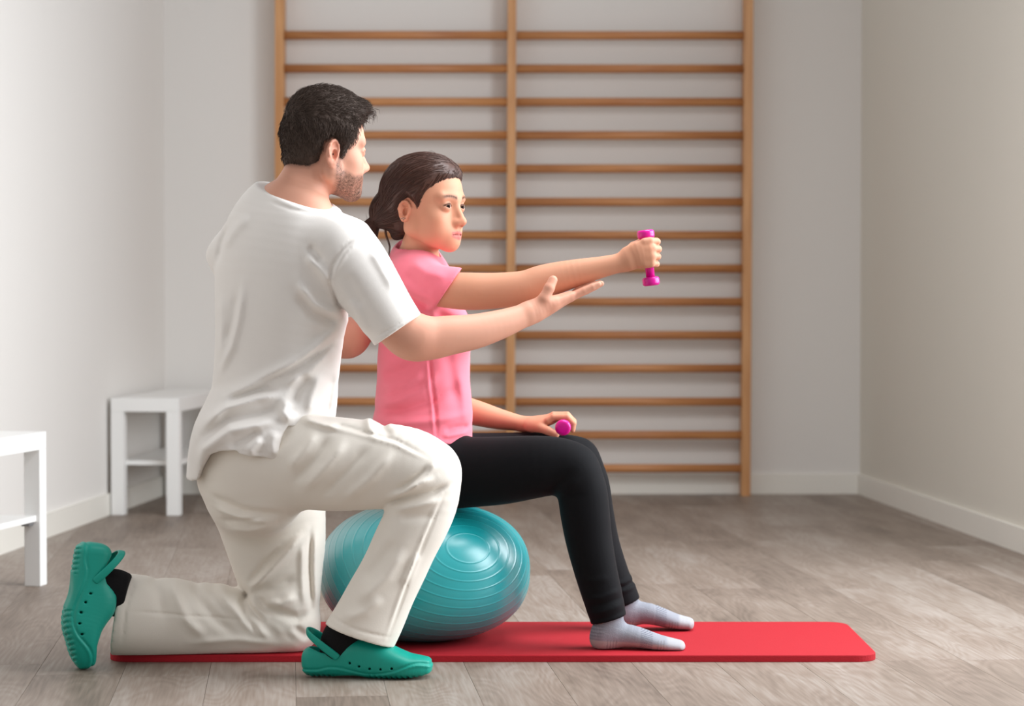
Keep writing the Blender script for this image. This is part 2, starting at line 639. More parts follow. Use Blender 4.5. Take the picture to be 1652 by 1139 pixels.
def catmull(nodes, sub):
    """nodes: rows of numbers; smooth resampling"""
    n = A(nodes, float)
    if len(n) < 3 or sub < 2:
        return n
    out = []
    for i in range(len(n) - 1):
        p0, p1, p2, p3 = n[max(i - 1, 0)], n[i], n[i + 1], n[min(i + 2, len(n) - 1)]
        if i == 0: p0 = 2 * p1 - p2
        if i == len(n) - 2: p3 = 2 * p2 - p1
        for k in range(sub):
            t = k / sub
            out.append(0.5 * ((2 * p1) + (-p0 + p2) * t + (2 * p0 - 5 * p1 + 4 * p2 - p3) * t * t + (-p0 + 3 * p1 - 3 * p2 + p3) * t ** 3))
    out.append(n[-1])
    return A(out)


def f_tube(nodes, sub=4, p=2.0, flat=False):
    """nodes: (x, y, z, r_n, r_b, yaw) : elliptic tube; b axis lies at 'yaw' degrees from +Y towards -X (0 = depth axis)"""
    nd = catmull(nodes, sub)
    segs = []
    for i in range(len(nd) - 1):
        a, b = nd[i, :3], nd[i + 1, :3]
        t = b - a
        L = np.linalg.norm(t)
        if L < 1e-7:
            continue
        t = t / L
        y = math.radians((nd[i, 5] + nd[i + 1, 5]) / 2)
        h = A([-math.sin(y), math.cos(y), 0.0])
        bx = h - (h @ t) * t
        bx /= np.linalg.norm(bx)
        segs.append((a, t, L, np.cross(bx, t), bx, nd[i, 3], nd[i + 1, 3], nd[i, 4], nd[i + 1, 4]))
    def fn(P):
        D = np.full(len(P), 1e3)
        if len(P) > 4000:
            for sg in segs:
                a, t, L = sg[0], sg[1], sg[2]
                R = max(sg[5:9]) + .045
                e = a + t * L
                lo_, hi_ = np.minimum(a, e) - R, np.maximum(a, e) + R
                m = np.nonzero((P[:, 0] > lo_[0]) & (P[:, 0] < hi_[0]) & (P[:, 1] > lo_[1]) & (P[:, 1] < hi_[1]) & (P[:, 2] > lo_[2]) & (P[:, 2] < hi_[2]))[0]
                if len(m):
                    D[m] = np.minimum(D[m], core(P[m], [sg]))
            return D
        return core(P, segs)

    def core(P, segs):
        D = np.full(len(P), 1e3)
        for a, t, L, n, b, r0, r1, s0, s1 in segs:
            q = P - a
            w = q @ t
            tt = np.clip(w / L, 0, 1)
            wr = w - tt * L
            rn, rb = r0 + (r1 - r0) * tt, s0 + (s1 - s0) * tt
            u, v = q @ n, q @ b
            rm = np.minimum(rn, rb)
            if p == 2.0:
                k0 = np.sqrt((u / rn) ** 2 + (v / rb) ** 2 + (wr / rm) ** 2) + 1e-9
                k1 = np.sqrt((u / rn ** 2) ** 2 + (v / rb ** 2) ** 2 + (wr / rm ** 2) ** 2) + 1e-9
                d = k0 * (k0 - 1) / k1
            else:
                k0 = (np.abs(u / rn) ** p + np.abs(v / rb) ** p + np.abs(wr / rm) ** p) ** (1 / p)
                d = (k0 - 1) * rm
            D = np.minimum(D, d)
        return D
    R = nd[:, 3:5].max(1)[:, None]
    return fn, (nd[:, :3] - R).min(0), (nd[:, :3] + R).max(0)


def pn(px, py, Y, rn, rb, yaw=0.0):
    w = W(px, py, Y)
    return (w[0], w[1], w[2], rn, rb, yaw)


def f_sleeve(tube, cuts=(), cavs=(), k=.002):
    """a cloth tube ended by planes (point, outward normal) and hollowed at its ends"""
    fn0, lo, hi = tube
    cs = [(A(p, float), A(n, float) / np.linalg.norm(n)) for p, n in cuts]
    def fn(P):
        d = fn0(P)
        for p, n in cs:
            d = smax(d, (P - p) @ n, k)
        for c in cavs:
            d = smax(d, -c[0](P), k)
        return d
    return fn, lo, hi


def edge_n(a, b, Y, toward):
    """plane through the image edge a-b at distance Y, normal towards the image point 'toward'"""
    p, q, t = W(*a, Y), W(*b, Y), W(*toward, Y)
    n = A([-(q - p)[2], 0, (q - p)[0]])
    n /= np.linalg.norm(n)
    return (p + q) / 2, (n if (t - p) @ n > 0 else -n)


class SDF:
    def __init__(self):
        self.ops = []

    def add(self, prim, k=0.0):
        self.ops.append(('u', k, *prim)); return self

    def sub(self, prim, k=0.0):
        self.ops.append(('s', k, *prim)); return self

    def cut(self, p, n, k=0.0, lo=None, hi=None):
        """keep the side of the plane against n"""
        p, n = A(p, float), A(n, float)
        n = n / np.linalg.norm(n)
        self.ops.append(('c', k, lambda P: (P - p) @ n, None if lo is None else A(lo, float), None if hi is None else A(hi, float)))
        return self

    def disp(self, fn, lo, hi):
        """fn(P) is added outwards"""
        self.ops.append(('d', 0.0, fn, A(lo, float), A(hi, float))); return self

    def bounds(self):
        lo = np.min([o[3] for o in self.ops if o[0] == 'u'], 0)
        hi = np.max([o[4] for o in self.ops if o[0] == 'u'], 0)
        return lo, hi

    def __call__(self, P, mg=0.05):
        """P (n,3), all operations"""
        return self.blocks(P[:, None, :], P, P, mg)[:, 0]

    def blocks(self, P, blo, bhi, mg=0.012):
        D = np.full(P.shape[:2], 1.0)
        for op, k, fn, lo, hi in self.ops:
            if lo is None:
                sel = np.arange(len(P))
            else:
                m = k + mg
                sel = np.nonzero(((bhi >= lo - m) & (blo <= hi + m)).all(1))[0]
            if not len(sel):
                continue
            st = max(1, 400000 // P.shape[1])
            for c in range(0, len(sel), st):
                s = sel[c:c + st]
                Q = P[s].reshape(-1, 3)
                if op == 'd':
                    ds = D[s].ravel()
                    m = np.nonzero(np.abs(ds) < .03)[0]
                    if len(m):
                        ds[m] -= fn(Q[m])
                        D[s] = ds.reshape(len(s), -1)
                    continue
                d = fn(Q).reshape(len(s), -1)
                if op == 'u': D[s] = smin(D[s], d, k)
                elif op == 's': D[s] = smax(D[s], -d, k)
                elif op == 'c': D[s] = smax(D[s], d, k)
        return D


def axis(lo, hi, hc, fine=(), hf=0.0016):
    xs = [lo]
    while xs[-1] < hi:
        x = xs[-1]
        h = hc
        for f in fine:
            a, b = f[0], f[1]
            s = f[2] if len(f) > 2 else hf
            if a <= x + hc * .5 and x < b:
                h = min(h, s)
            else:       # grow gently
                dist = max(a - x, x - b, 0)
                h = min(h, s + 0.22 * dist)
        xs.append(x + h)
    B = 8
    while (len(xs) - 1) % B:
        xs.append(xs[-1] + hc)
    return A(xs)


import time as _t
from concurrent.futures import ThreadPoolExecutor
_T0 = _t.time()


def mesh_sdf(sdf, hc=0.005, fx=(), fy=(), fz=(), hf=0.0016, smooth=1, pad=0.04, amg=0.016):
    B = 8
    lo, hi = sdf.bounds()
    lo, hi = lo - pad, hi + pad
    ax = [axis(lo[i], hi[i], hc, f, hf) for i, f in enumerate((fx, fy, fz))]
    nb = [(len(a) - 1) // B for a in ax]
    # block centres
    cl = [a[0:-1:B] for a in ax]
    ch = [a[B::B] for a in ax]
    G = np.stack(np.meshgrid(*[np.arange(n) for n in nb], indexing='ij'), -1).reshape(-1, 3)
    blo = np.stack([cl[i][G[:, i]] for i in range(3)], 1)
    bhi = np.stack([ch[i][G[:, i]] for i in range(3)], 1)
    C = (blo + bhi) / 2
    rad = np.linalg.norm(bhi - blo, axis=1) / 2
    d = sdf.blocks(C[:, None, :], C, C, float(rad.max()) * 1.2 + .02)[:, 0]
    act = np.abs(d) < rad * 1.2 + amg
    G, blo, bhi = G[act], blo[act], bhi[act]
    n = len(G)
    ar = np.arange(B + 1)
    ix = [G[:, i][:, None] * B + ar for i in range(3)]
    X, Yv, Z = [ax[i][ix[i]] for i in range(3)]
    P = np.empty((n, B + 1, B + 1, B + 1, 3))
    P[..., 0] = X[:, :, None, None]
    P[..., 1] = Yv[:, None, :, None]
    P[..., 2] = Z[:, None, None, :]
    PF = P.reshape(n, -1, 3)
    cuts = np.array_split(np.arange(n), max(1, min(48, n // 40)))
    with ThreadPoolExecutor(4) as ex:
        D = np.concatenate(list(ex.map(lambda i: sdf.blocks(PF[i], blo[i], bhi[i]), cuts))).reshape(n, B + 1, B + 1, B + 1)
    S = D < 0
    c = [(i, j, k) for i in (0, 1) for j in (0, 1) for k in (0, 1)]
    def v8(T, o):
        return T[:, o[0]:o[0] + B, o[1]:o[1] + B, o[2]:o[2] + B]
    cnt = sum(v8(S, o).astype(np.int8) for o in c)
    cell = np.argwhere((cnt > 0) & (cnt < 8))
    bi, li = cell[:, 0], cell[:, 1:]
    dv = np.stack([D[bi, li[:, 0] + o[0], li[:, 1] + o[1], li[:, 2] + o[2]] for o in c], 1)
    pv = np.stack([P[bi, li[:, 0] + o[0], li[:, 1] + o[1], li[:, 2] + o[2]] for o in c], 1)
    acc = np.zeros((len(cell), 3))
    num = np.zeros(len(cell))
    for a in range(8):
        for b in range(a + 1, 8):
            if sum(abs(c[a][q] - c[b][q]) for q in range(3)) != 1:
                continue
            m = (dv[:, a] < 0) != (dv[:, b] < 0)
            t = dv[m, a] / (dv[m, a] - dv[m, b])
            acc[m] += pv[m, a] + t[:, None] * (pv[m, b] - pv[m, a])
            num[m] += 1
    V = acc / num[:, None]
    gl = G[bi] * B + li
    NYZ = A([len(ax[0]) + 2, len(ax[1]) + 2, len(ax[2]) + 2])
    def key(g):
        return ((g[:, 0] + 1) * NYZ[1] + (g[:, 1] + 1)) * NYZ[2] + (g[:, 2] + 1)
    kk = key(gl)
    order = np.argsort(kk)
    ks = kk[order]
    def look(g):
        q = key(g)
        p = np.clip(np.searchsorted(ks, q), 0, len(ks) - 1)
        return np.where(ks[p] == q, order[p], -1)
    quads = []
    for axn in range(3):
        s0 = S[:, :B, :B, :B]
        sl = [slice(0, B)] * 3
        sl[axn] = slice(1, B + 1)
        s1 = S[(slice(None), *sl)]
        e = np.argwhere(s0 != s1)
        if not len(e):
            continue
        ins = s0[tuple(e.T)]
        g = G[e[:, 0]] * B + e[:, 1:]
        u, w = (axn + 1) % 3, (axn + 2) % 3
        du = np.zeros(3, int); du[u] = 1
        dw = np.zeros(3, int); dw[w] = 1
        q = np.stack([look(g - du - dw), look(g - dw), look(g), look(g - du)], 1)
        q[~ins] = q[~ins][:, ::-1]
        quads.append(q[(q >= 0).all(1)])
    Q = np.vstack(quads)
    for _ in range(smooth):
        e0 = np.concatenate([Q[:, 0], Q[:, 1], Q[:, 2], Q[:, 3]])
        e1 = np.concatenate([Q[:, 1], Q[:, 2], Q[:, 3], Q[:, 0]])
        s = np.stack([np.bincount(e0, V[e1, i], len(V)) + np.bincount(e1, V[e0, i], len(V)) for i in range(3)], 1)
        m = np.bincount(e0, minlength=len(V)) + np.bincount(e1, minlength=len(V))
        V = V * 0.45 + 0.55 * s / np.maximum(m, 1)[:, None]
    used = np.unique(Q)
    remap = np.full(len(V), -1)
    remap[used] = np.arange(len(used))
    print('SDF', n, len(used), round(_t.time() - _T0, 1))
    return V[used], remap[Q]


def np_mesh(name, V, Q, mat, col=None, smooth=True):
    me = bpy.data.meshes.new(name)
    nq, k = Q.shape
    me.vertices.add(len(V))
    me.vertices.foreach_set('co', V.astype(np.float32).ravel())
    me.loops.add(nq * k)
    me.loops.foreach_set('vertex_index', Q.astype(np.int32).ravel())
    me.polygons.add(nq)
    me.polygons.foreach_set('loop_start', (np.arange(nq) * k).astype(np.int32))
    me.polygons.foreach_set('loop_total', np.full(nq, k, np.int32))
    me.update(calc_edges=True)
    me.polygons.foreach_set('use_smooth', np.full(nq, smooth))
    if col is not None:
        a = me.color_attributes.new('Col', 'FLOAT_COLOR', 'POINT')
        a.data.foreach_set('color', np.hstack([col, np.ones((len(col), 1))]).astype(np.float32).ravel())
    me.materials.append(mat)
    me.validate()
    return me


def fold(pts, Y, wpx, amp, y0=-.30, y1=.30):
    """a crease or ridge along a line; amp > 0 stands proud. pts: (px, py) at distance Y"""
    L = A([W(x, y, Y) for x, y in pts])
    wd = M(wpx, Y)
    seg = [(L[i, [0, 2]], L[i + 1, [0, 2]]) for i in range(len(L) - 1)]
    ln = [np.linalg.norm(b - a) for a, b in seg]
    tot = sum(ln)
    def fn(P):
        Q = P[:, [0, 2]]
        best = np.full(len(Q), 1e3)
        sp = np.zeros(len(Q))
        acc = 0
        for (a, b), l in zip(seg, ln):
            ab = b - a
            t = np.clip(((Q - a) @ ab) / (l * l), 0, 1)
            d = np.sqrt((((Q - a) - t[:, None] * ab) ** 2).sum(1))
            m = d < best
            best[m] = d[m]
            sp[m] = (acc + t[m] * l) / tot
            acc += l
        taper = np.clip(np.minimum(sp, 1 - sp) * 4, 0, 1)
        taper = taper * taper * (3 - 2 * taper)
        v = amp * np.maximum(np.exp(-(best / wd) ** 2) - .008, 0) * (0.12 + 0.88 * taper)
        v *= sstep(P[:, 1], Y + y1, Y + y1 - .04) * sstep(P[:, 1], Y + y0 - .04, Y + y0)
        return v
    lo = L.min(0) - 2.2 * wd
    hi = L.max(0) + 2.2 * wd
    lo[1], hi[1] = Y + y0 - .05, Y + y1 + .05
    return fn, lo, hi


def poly_sd(poly, Q):
    """signed distance (inside positive) to a 2-D polygon"""
    poly = A(poly, float)
    d = np.full(len(Q), 1e9)
    ins = np.zeros(len(Q), bool)
    for i in range(len(poly)):
        a, b = poly[i], poly[(i + 1) % len(poly)]
        e = b - a
        w = Q - a
        t = np.clip((w @ e) / (e @ e), 0, 1)
        d = np.minimum(d, ((w - t[:, None] * e) ** 2).sum(1))
        c = (a[1] > Q[:, 1]) != (b[1] > Q[:, 1])
        xi = a[0] + (Q[:, 1] - a[1]) * e[0] / (e[1] if abs(e[1]) > 1e-12 else 1e-12)
        ins ^= c & (Q[:, 0] < xi)
    return np.where(ins, 1, -1) * np.sqrt(d)


def vnoise(P, s, seed=0):
    """cheap smooth pseudo-noise in about -1..1"""
    r = np.random.RandomState(seed)
    v = np.zeros(len(P))
    for _ in range(5):
        k = r.normal(size=3) * s
        v += np.sin(P @ k + r.rand() * 6.28)
    return v / 2.6


# ------------------------------------------------------------------ heads
class Head:
    """local frame: x forward, y to the person's left, z up, eye level z = 0; unit head about 0.222 m from chin to crown"""

    def __init__(self, c, yaw, pitch, roll, s, male):
        self.c, self.s, self.male = A(c, float), s, male
        self.R = rotm('Z', yaw) @ rotm('Y', pitch) @ rotm('X', roll)
        self.skull = self._skull()
        self.full = self._full()

    def loc(self, P):
        return ((P - self.c) @ self.R) / self.s

    def world(self, p):
        return self.c + (self.R @ A(p, float)) * self.s

    def prim(self, which, r=0.15):
        f = which
        return (lambda P: f(self.loc(P)) * self.s), self.c - r * self.s, self.c + r * self.s

    def _skull(self):
        m = self.male
        S = SDF()
        S.add(f_ell((0.003, 0, 0.034), (0.085, 0.0735, 0.079)) if m else f_ell((-0.005, 0, 0.034), (0.092, 0.0735, 0.079)))
        S.add(f_ell((0.028, 0, 0.030), (0.062, 0.058, 0.066)), 0.03)
        S.add(f_ell((0.032, 0, -0.035), (0.055, 0.054, 0.062)), 0.02)
        jw = 0.056 if m else 0.050
        for sd in (-1, 1):
            S.add(f_cone((0.000, sd * jw, -0.052), (0.072, sd * 0.013, -0.094 if m else -.087), 0.015, 0.013), 0.022)
            S.add(f_cone((0.000, sd * (jw + .004), -0.015), (0.004, sd * jw, -0.052), 0.012, 0.013), 0.025)
            S.add(f_ell((0.058, sd * 0.040, -0.030), (0.022, 0.020, 0.020)), 0.03)
            S.add(f_ell((0.052, sd * 0.034, -0.058), (0.028, 0.022, 0.026)), 0.02)
        S.add(f_ell((0.0785, 0, -0.092 if m else -.0845), (0.0175 if m else .0165, 0.021 if m else .017, 0.0165)), 0.018)
        S.add(f_ell((0.066, 0, -0.060), (0.032, 0.034, 0.030)), 0.02)
        return S

    def _full(self):
        m = self.male
        S = SDF()
        S.ops = list(self.skull.ops)
        for sd in (-1, 1):
            S.add(f_cone((0.0865, sd * 0.010, 0.0185), (0.0775, sd * 0.044, 0.0200), 0.0105 if m else .0085, 0.009), 0.016)
            S.sub(f_ell((0.1005, sd * 0.0320, 0.000), (0.0135, 0.0185, 0.0125)), 0.012)
        # nose
        S.add(f_cone((0.0875, 0, 0.008), (0.1060, 0, -0.030), 0.0068, 0.0085), 0.011)
        S.add(f_cone((0.076, 0, 0.002), (0.088, 0, -0.036), 0.0115, 0.0140), 0.010)
        S.add(f_ell((0.1075, 0, -0.0345), (0.0100, 0.0100, 0.0088)), 0.006)
        for sd in (-1, 1):
            S.add(f_ell((0.0970, sd * 0.0100, -0.0385), (0.0095, 0.0060, 0.0072)), 0.010)
            S.sub(f_ell((0.1030, sd * 0.0060, -0.0455), (0.0042, 0.0028, 0.0028)), 0.002)
        # lips
        S.sub(f_ell((0.103, 0, -0.0500), (0.004, 0.0035, 0.008)), 0.006)
        for sd in (-1, 1):
            S.add(f_cone((0.0965, sd * 0.004, -0.0590), (0.0860, sd * 0.0225, -0.0640), 0.0050, 0.0022), 0.003)
            S.add(f_cone((0.0945, sd * 0.000, -0.0700), (0.0855, sd * 0.0205, -0.0655), 0.0062, 0.0022), 0.003)
            S.sub(f_cone((0.1035, 0, -0.0645), (0.0925, sd * 0.0180, -0.0648), 0.0019, 0.0010), 0.0015)
        # eyeballs and lids
        for sd in (-1, 1):
            e = A((0.0770, sd * 0.0320, 0.0))
            S.add(f_ell(e, (0.0138, 0.0138, 0.0138)), 0.0)
            fn, lo, hi = f_ell(e + A((0.0002, 0, 0.0)), (0.0152, 0.0160, 0.0150))
            o = e.copy()
            out = A((0.3, sd * 1.0, 0.0)); out /= np.linalg.norm(out)
            low = 0.0055 if m else 0.0045
            def lid(P, fn=fn, o=o, up=True):
                q = P - o
                arch = 0.0058 - 26.0 * q[:, 1] ** 2
                if m: arch = arch * 0.35 - .001
                return np.maximum(fn(P), (arch - q[:, 2]))
            def lid2(P, fn=fn, o=o):
                q = P - o
                arch = -low + 22.0 * q[:, 1] ** 2
                return np.maximum(fn(P), (q[:, 2] - arch))
            S.add((lid, lo, hi), 0.002)
            S.add((lid2, lo, hi), 0.003)
        # ears
        for sd in (-1, 1):
            R = rotm('Z', sd * -22) @ rotm('Y', 8)
            c = A((-0.006, sd * 0.0745, -0.010 if m else -.012))
            es = 1.0 if m else .80
            S.add(f_ell(c, (0.0175 * es, 0.0060, 0.0295 * es), R), 0.004)
            for k in range(11):     # helix rim
                a0, a1 = math.radians(-60 + 26 * k), math.radians(-60 + 26 * (k + 1))
                if k > 9: break
                def pt(a):
                    q = A((math.cos(a) * 0.0158 * es, sd * 0.0050, math.sin(a) * 0.0275 * es))
                    if q[2] < 0: q[0] *= 0.75
                    return c + R @ q
                S.add(f_cone(pt(a0), pt(a1), 0.0034, 0.0034), 0.002)
            S.sub(f_ell(c + R @ (A((0.004, sd * 0.0050, -0.003)) * A((es, 1, es))), (0.0072 * es, 0.0085, 0.0115 * es), R), 0.002)
            S.sub(f_ell(c + R @ (A((0.000, sd * 0.0065, 0.0150)) * A((es, 1, es))), (0.0085 * es, 0.0042, 0.0060 * es), R), 0.002)
            S.add(f_cone(c + R @ A((0.0135 * es, sd * 0.003, -0.006 * es)), c + R @ A((0.0135 * es, sd * 0.003, 0.001)), 0.0034, 0.003), 0.003)
            S.add(f_ell(c + R @ A((0.003, sd * 0.002, -0.0255 * es)), (0.0080, 0.0048, 0.0085 * es), R), 0.004)
        return S

    def colour(self, P, base, lipc, browc, iris, hairline=None):
        """skin colour with lips, brows, eyes and stubble"""
        q = self.loc(P)
        x, y, z = q.T
        c = np.tile(A(base), (len(P), 1))
        ay = np.abs(y)
        near = (np.abs(q) < 0.16).all(1)
        # warmer nose, ears and cheeks
        red = 0.45 * np.exp(-(((x - 0.108) / .018) ** 2 + (y / .018) ** 2 + ((z + .036) / .016) ** 2)) \
            + 0.35 * np.exp(-(((x - 0.06) / .03) ** 2 + ((ay - .046) / .02) ** 2 + ((z + .035) / .024) ** 2)) \
            + 0.8 * np.exp(-(((x + .006) / .022) ** 2 + ((ay - .078) / .012) ** 2 + ((z + .01) / .035) ** 2))
        red = np.where(near, red, 0)[:, None]
        c = c * (1 - red * A([0.03, 0.22, 0.24]))
        def mix(col, w):
            nonlocal c
            w = np.clip(np.where(near, w, 0), 0, 1)[:, None]
            c = c * (1 - w) + A(col) * w
        # lips
        lw = sstep(0.0245 - ay, 0, .004) * sstep(x, .082, .086)
        up = 0.0560 + 0.10 * ay
        lo = 0.0765 - 14.0 * ay ** 2
        mix(lipc, 0.85 * lw * sstep(-z, up - .0012, up + .0012) * sstep(-z, lo + .0015, lo - .0015))
        mix(A(lipc) * .28, 0.85 * lw * np.exp(-((z + 0.0647) / .0012) ** 2) * sstep(.0215 - ay, 0, .003))
        # brows
        zb = 0.0205 + 0.004 * np.sin(np.clip((ay - .012) / .036, 0, 1) * 2.6)
        bw = sstep(ay, .008, .013) * sstep(.056 - ay, 0, .010) * (x > .04)
        mix(browc, 0.9 * bw * np.exp(-((z - zb) / (.0042 if self.male else .0042)) ** 2) * (0.92 + 0.08 * vnoise(q, 900, 3)))
        # eyes
        for sd in (-1, 1):
            e = A((0.0770, sd * 0.0320, 0.0))
            d = q - e
            rr = np.sqrt((d ** 2).sum(1))
            ball = sstep(.01445 - rr, 0, .0002) * (d[:, 0] > 0.0)
            mix((0.5, 0.45, 0.42), ball)
            gaze = A((0.93, 0.0 if self.male else -0.36, -0.05 if self.male else 0.0)); gaze /= np.linalg.norm(gaze)
            g = (d @ gaze) / np.maximum(rr, 1e-6)
            mix(iris, ball * sstep(g, .76, .80))
            mix((0.005, 0.005, 0.005), ball * sstep(g, .955, .975))
            # lash line on the lid margin
            arch = 0.0058 - 26.0 * d[:, 1] ** 2
            if self.male: arch = arch * .35 - .001
            onl = (rr > .0132) * (rr < .0185) * (d[:, 0] > 0.001)
            mix((0.012, 0.008, 0.007), (0.55 if self.male else .95) * onl * np.exp(-((d[:, 2] - arch - .0012) / .0025) ** 2) * sstep(.0165 - np.abs(d[:, 1]), 0, .003))
            mix((0.05, 0.03, 0.025), (0.2 if self.male else .45) * onl * np.exp(-((d[:, 2] + .0048 - 20 * d[:, 1] ** 2) / .0009) ** 2) * sstep(.0135 - np.abs(d[:, 1]), 0, .003))
        if hairline is not None:        # stubble fading out below the hairline
            sdv = poly_sd(hairline, q[:, [0, 2]])
            w = sstep(sdv, -.006, .012) * (z > -.1) * (.62 + .1 * np.random.RandomState(6).normal(size=len(q)))
            w *= 1 - sstep(ay, .0705, .074) * (np.abs(x + .004) < .028) * (np.abs(z + .01) < .034)
            mix(browc, np.clip(w, 0, .9) * (1 if self.male else .45))
        if self.male:
            poly = [(.012, -.012), (.022, -.018), (.030, -.040), (.055, -.052), (.078, -.047), (.120, -.046), (.125, -.12), (.060, -.125), (.02, -.100), (-.002, -.062), (-.002, -.030)]
            sdv = poly_sd(poly, q[:, [0, 2]])
            w = sstep(sdv, -.001, .012) * (0.62 + 0.12 * np.random.RandomState(2).normal(size=len(q)) + .10 * vnoise(q, 300, 8))
            w *= 1 - 0.9 * sstep(.0215 - ay, 0, .004) * sstep(-z, .054, .057) * sstep(-z, .0775, .0745) * (x > .082)
            chin = np.exp(-(((x - .085) / .02) ** 2 + (y / .03) ** 2 + ((z + .092) / .018) ** 2))
            mix((0.030, 0.020, 0.016), np.clip(w * (1 + .5 * chin), 0, .93))
        return c


def skin_hair(head, poly, thick, ramp, extra=None, also=None, noise=0.0, seed=1):
    """hair mass that grows out of the skull inside a hairline polygon (local x-z)"""
    sk = head.skull
    def fn(P):
        q = head.loc(P)
        sd = poly_sd(poly, q[:, [0, 2]])
        T = -0.004 + (thick + 0.004) * sstep(sd, -0.002, ramp)
        if noise:
            T = T + noise * vnoise(q, 210, seed) * sstep(sd, 0, ramp)
        d = sk(q) * head.s
        if also is not None:
            d = smin(d, also(P), .02)
        return d - T * head.s
    S = SDF()
    S.add((fn, head.c - .14 * head.s, head.c + .14 * head.s))
    if extra:
        for prim, k in extra:
            S.add(prim, k)
    return S


def grad(f, P, e=0.0008):
    g = np.empty_like(P)
    for i in range(3):
        d = np.zeros(3); d[i] = e
        g[:, i] = f(P + d) - f(P - d)
    return g / np.maximum(np.linalg.norm(g, axis=1), 1e-9)[:, None]


def strand_mesh(name, paths, r0, mat):
    """paths (n, m, 3): three-sided tapered strands"""
    n, m, _ = paths.shape
    t = np.gradient(paths, axis=1)
    t /= np.maximum(np.linalg.norm(t, axis=2), 1e-9)[..., None]
    ref = np.array([0.31, 0.52, 0.79])
    u = np.cross(t, ref); u /= np.maximum(np.linalg.norm(u, axis=2), 1e-9)[..., None]
    w = np.cross(t, u)
    r = r0 * (1 - 0.75 * (np.linspace(0, 1, m) ** 2))[None, :, None]
    V = []
    for k in range(3):
        a = 2 * math.pi * k / 3
        V.append(paths + r * (math.cos(a) * u + math.sin(a) * w))
    V = np.stack(V, 2)                     # n, m, 3, 3
    idx = np.arange(n * m * 3).reshape(n, m, 3)
    q = []
    for k in range(3):
        k2 = (k + 1) % 3
        q.append(np.stack([idx[:, :-1, k], idx[:, :-1, k2], idx[:, 1:, k2], idx[:, 1:, k]], -1).reshape(-1, 4))
    return np_mesh(name, V.reshape(-1, 3), np.vstack(q), mat)

# ================================================================== the seated person
YW = 5.62
seat = empty('person', tuple(W(690, 800, YW) * A([1, 1, 0]) + A([0, 0, 0.36])))
tag(seat, 'person in pink t-shirt and black leggings sitting on the teal ball, arm outstretched', 'person')
HW = Head(W(683, 333, 5.57), -29, 2, 0, 1.03, False)


def chain(S, pts, rs, k=0.004, k0=None):
    """a finger: joints (px, py, Y) and radii"""
    w = [W(*p) for p in pts]
    for i in range(len(w) - 1):
        S.add(f_cone(w[i], w[i + 1], rs[i], rs[i + 1]), (k0 if (i == 0 and k0 is not None) else k))


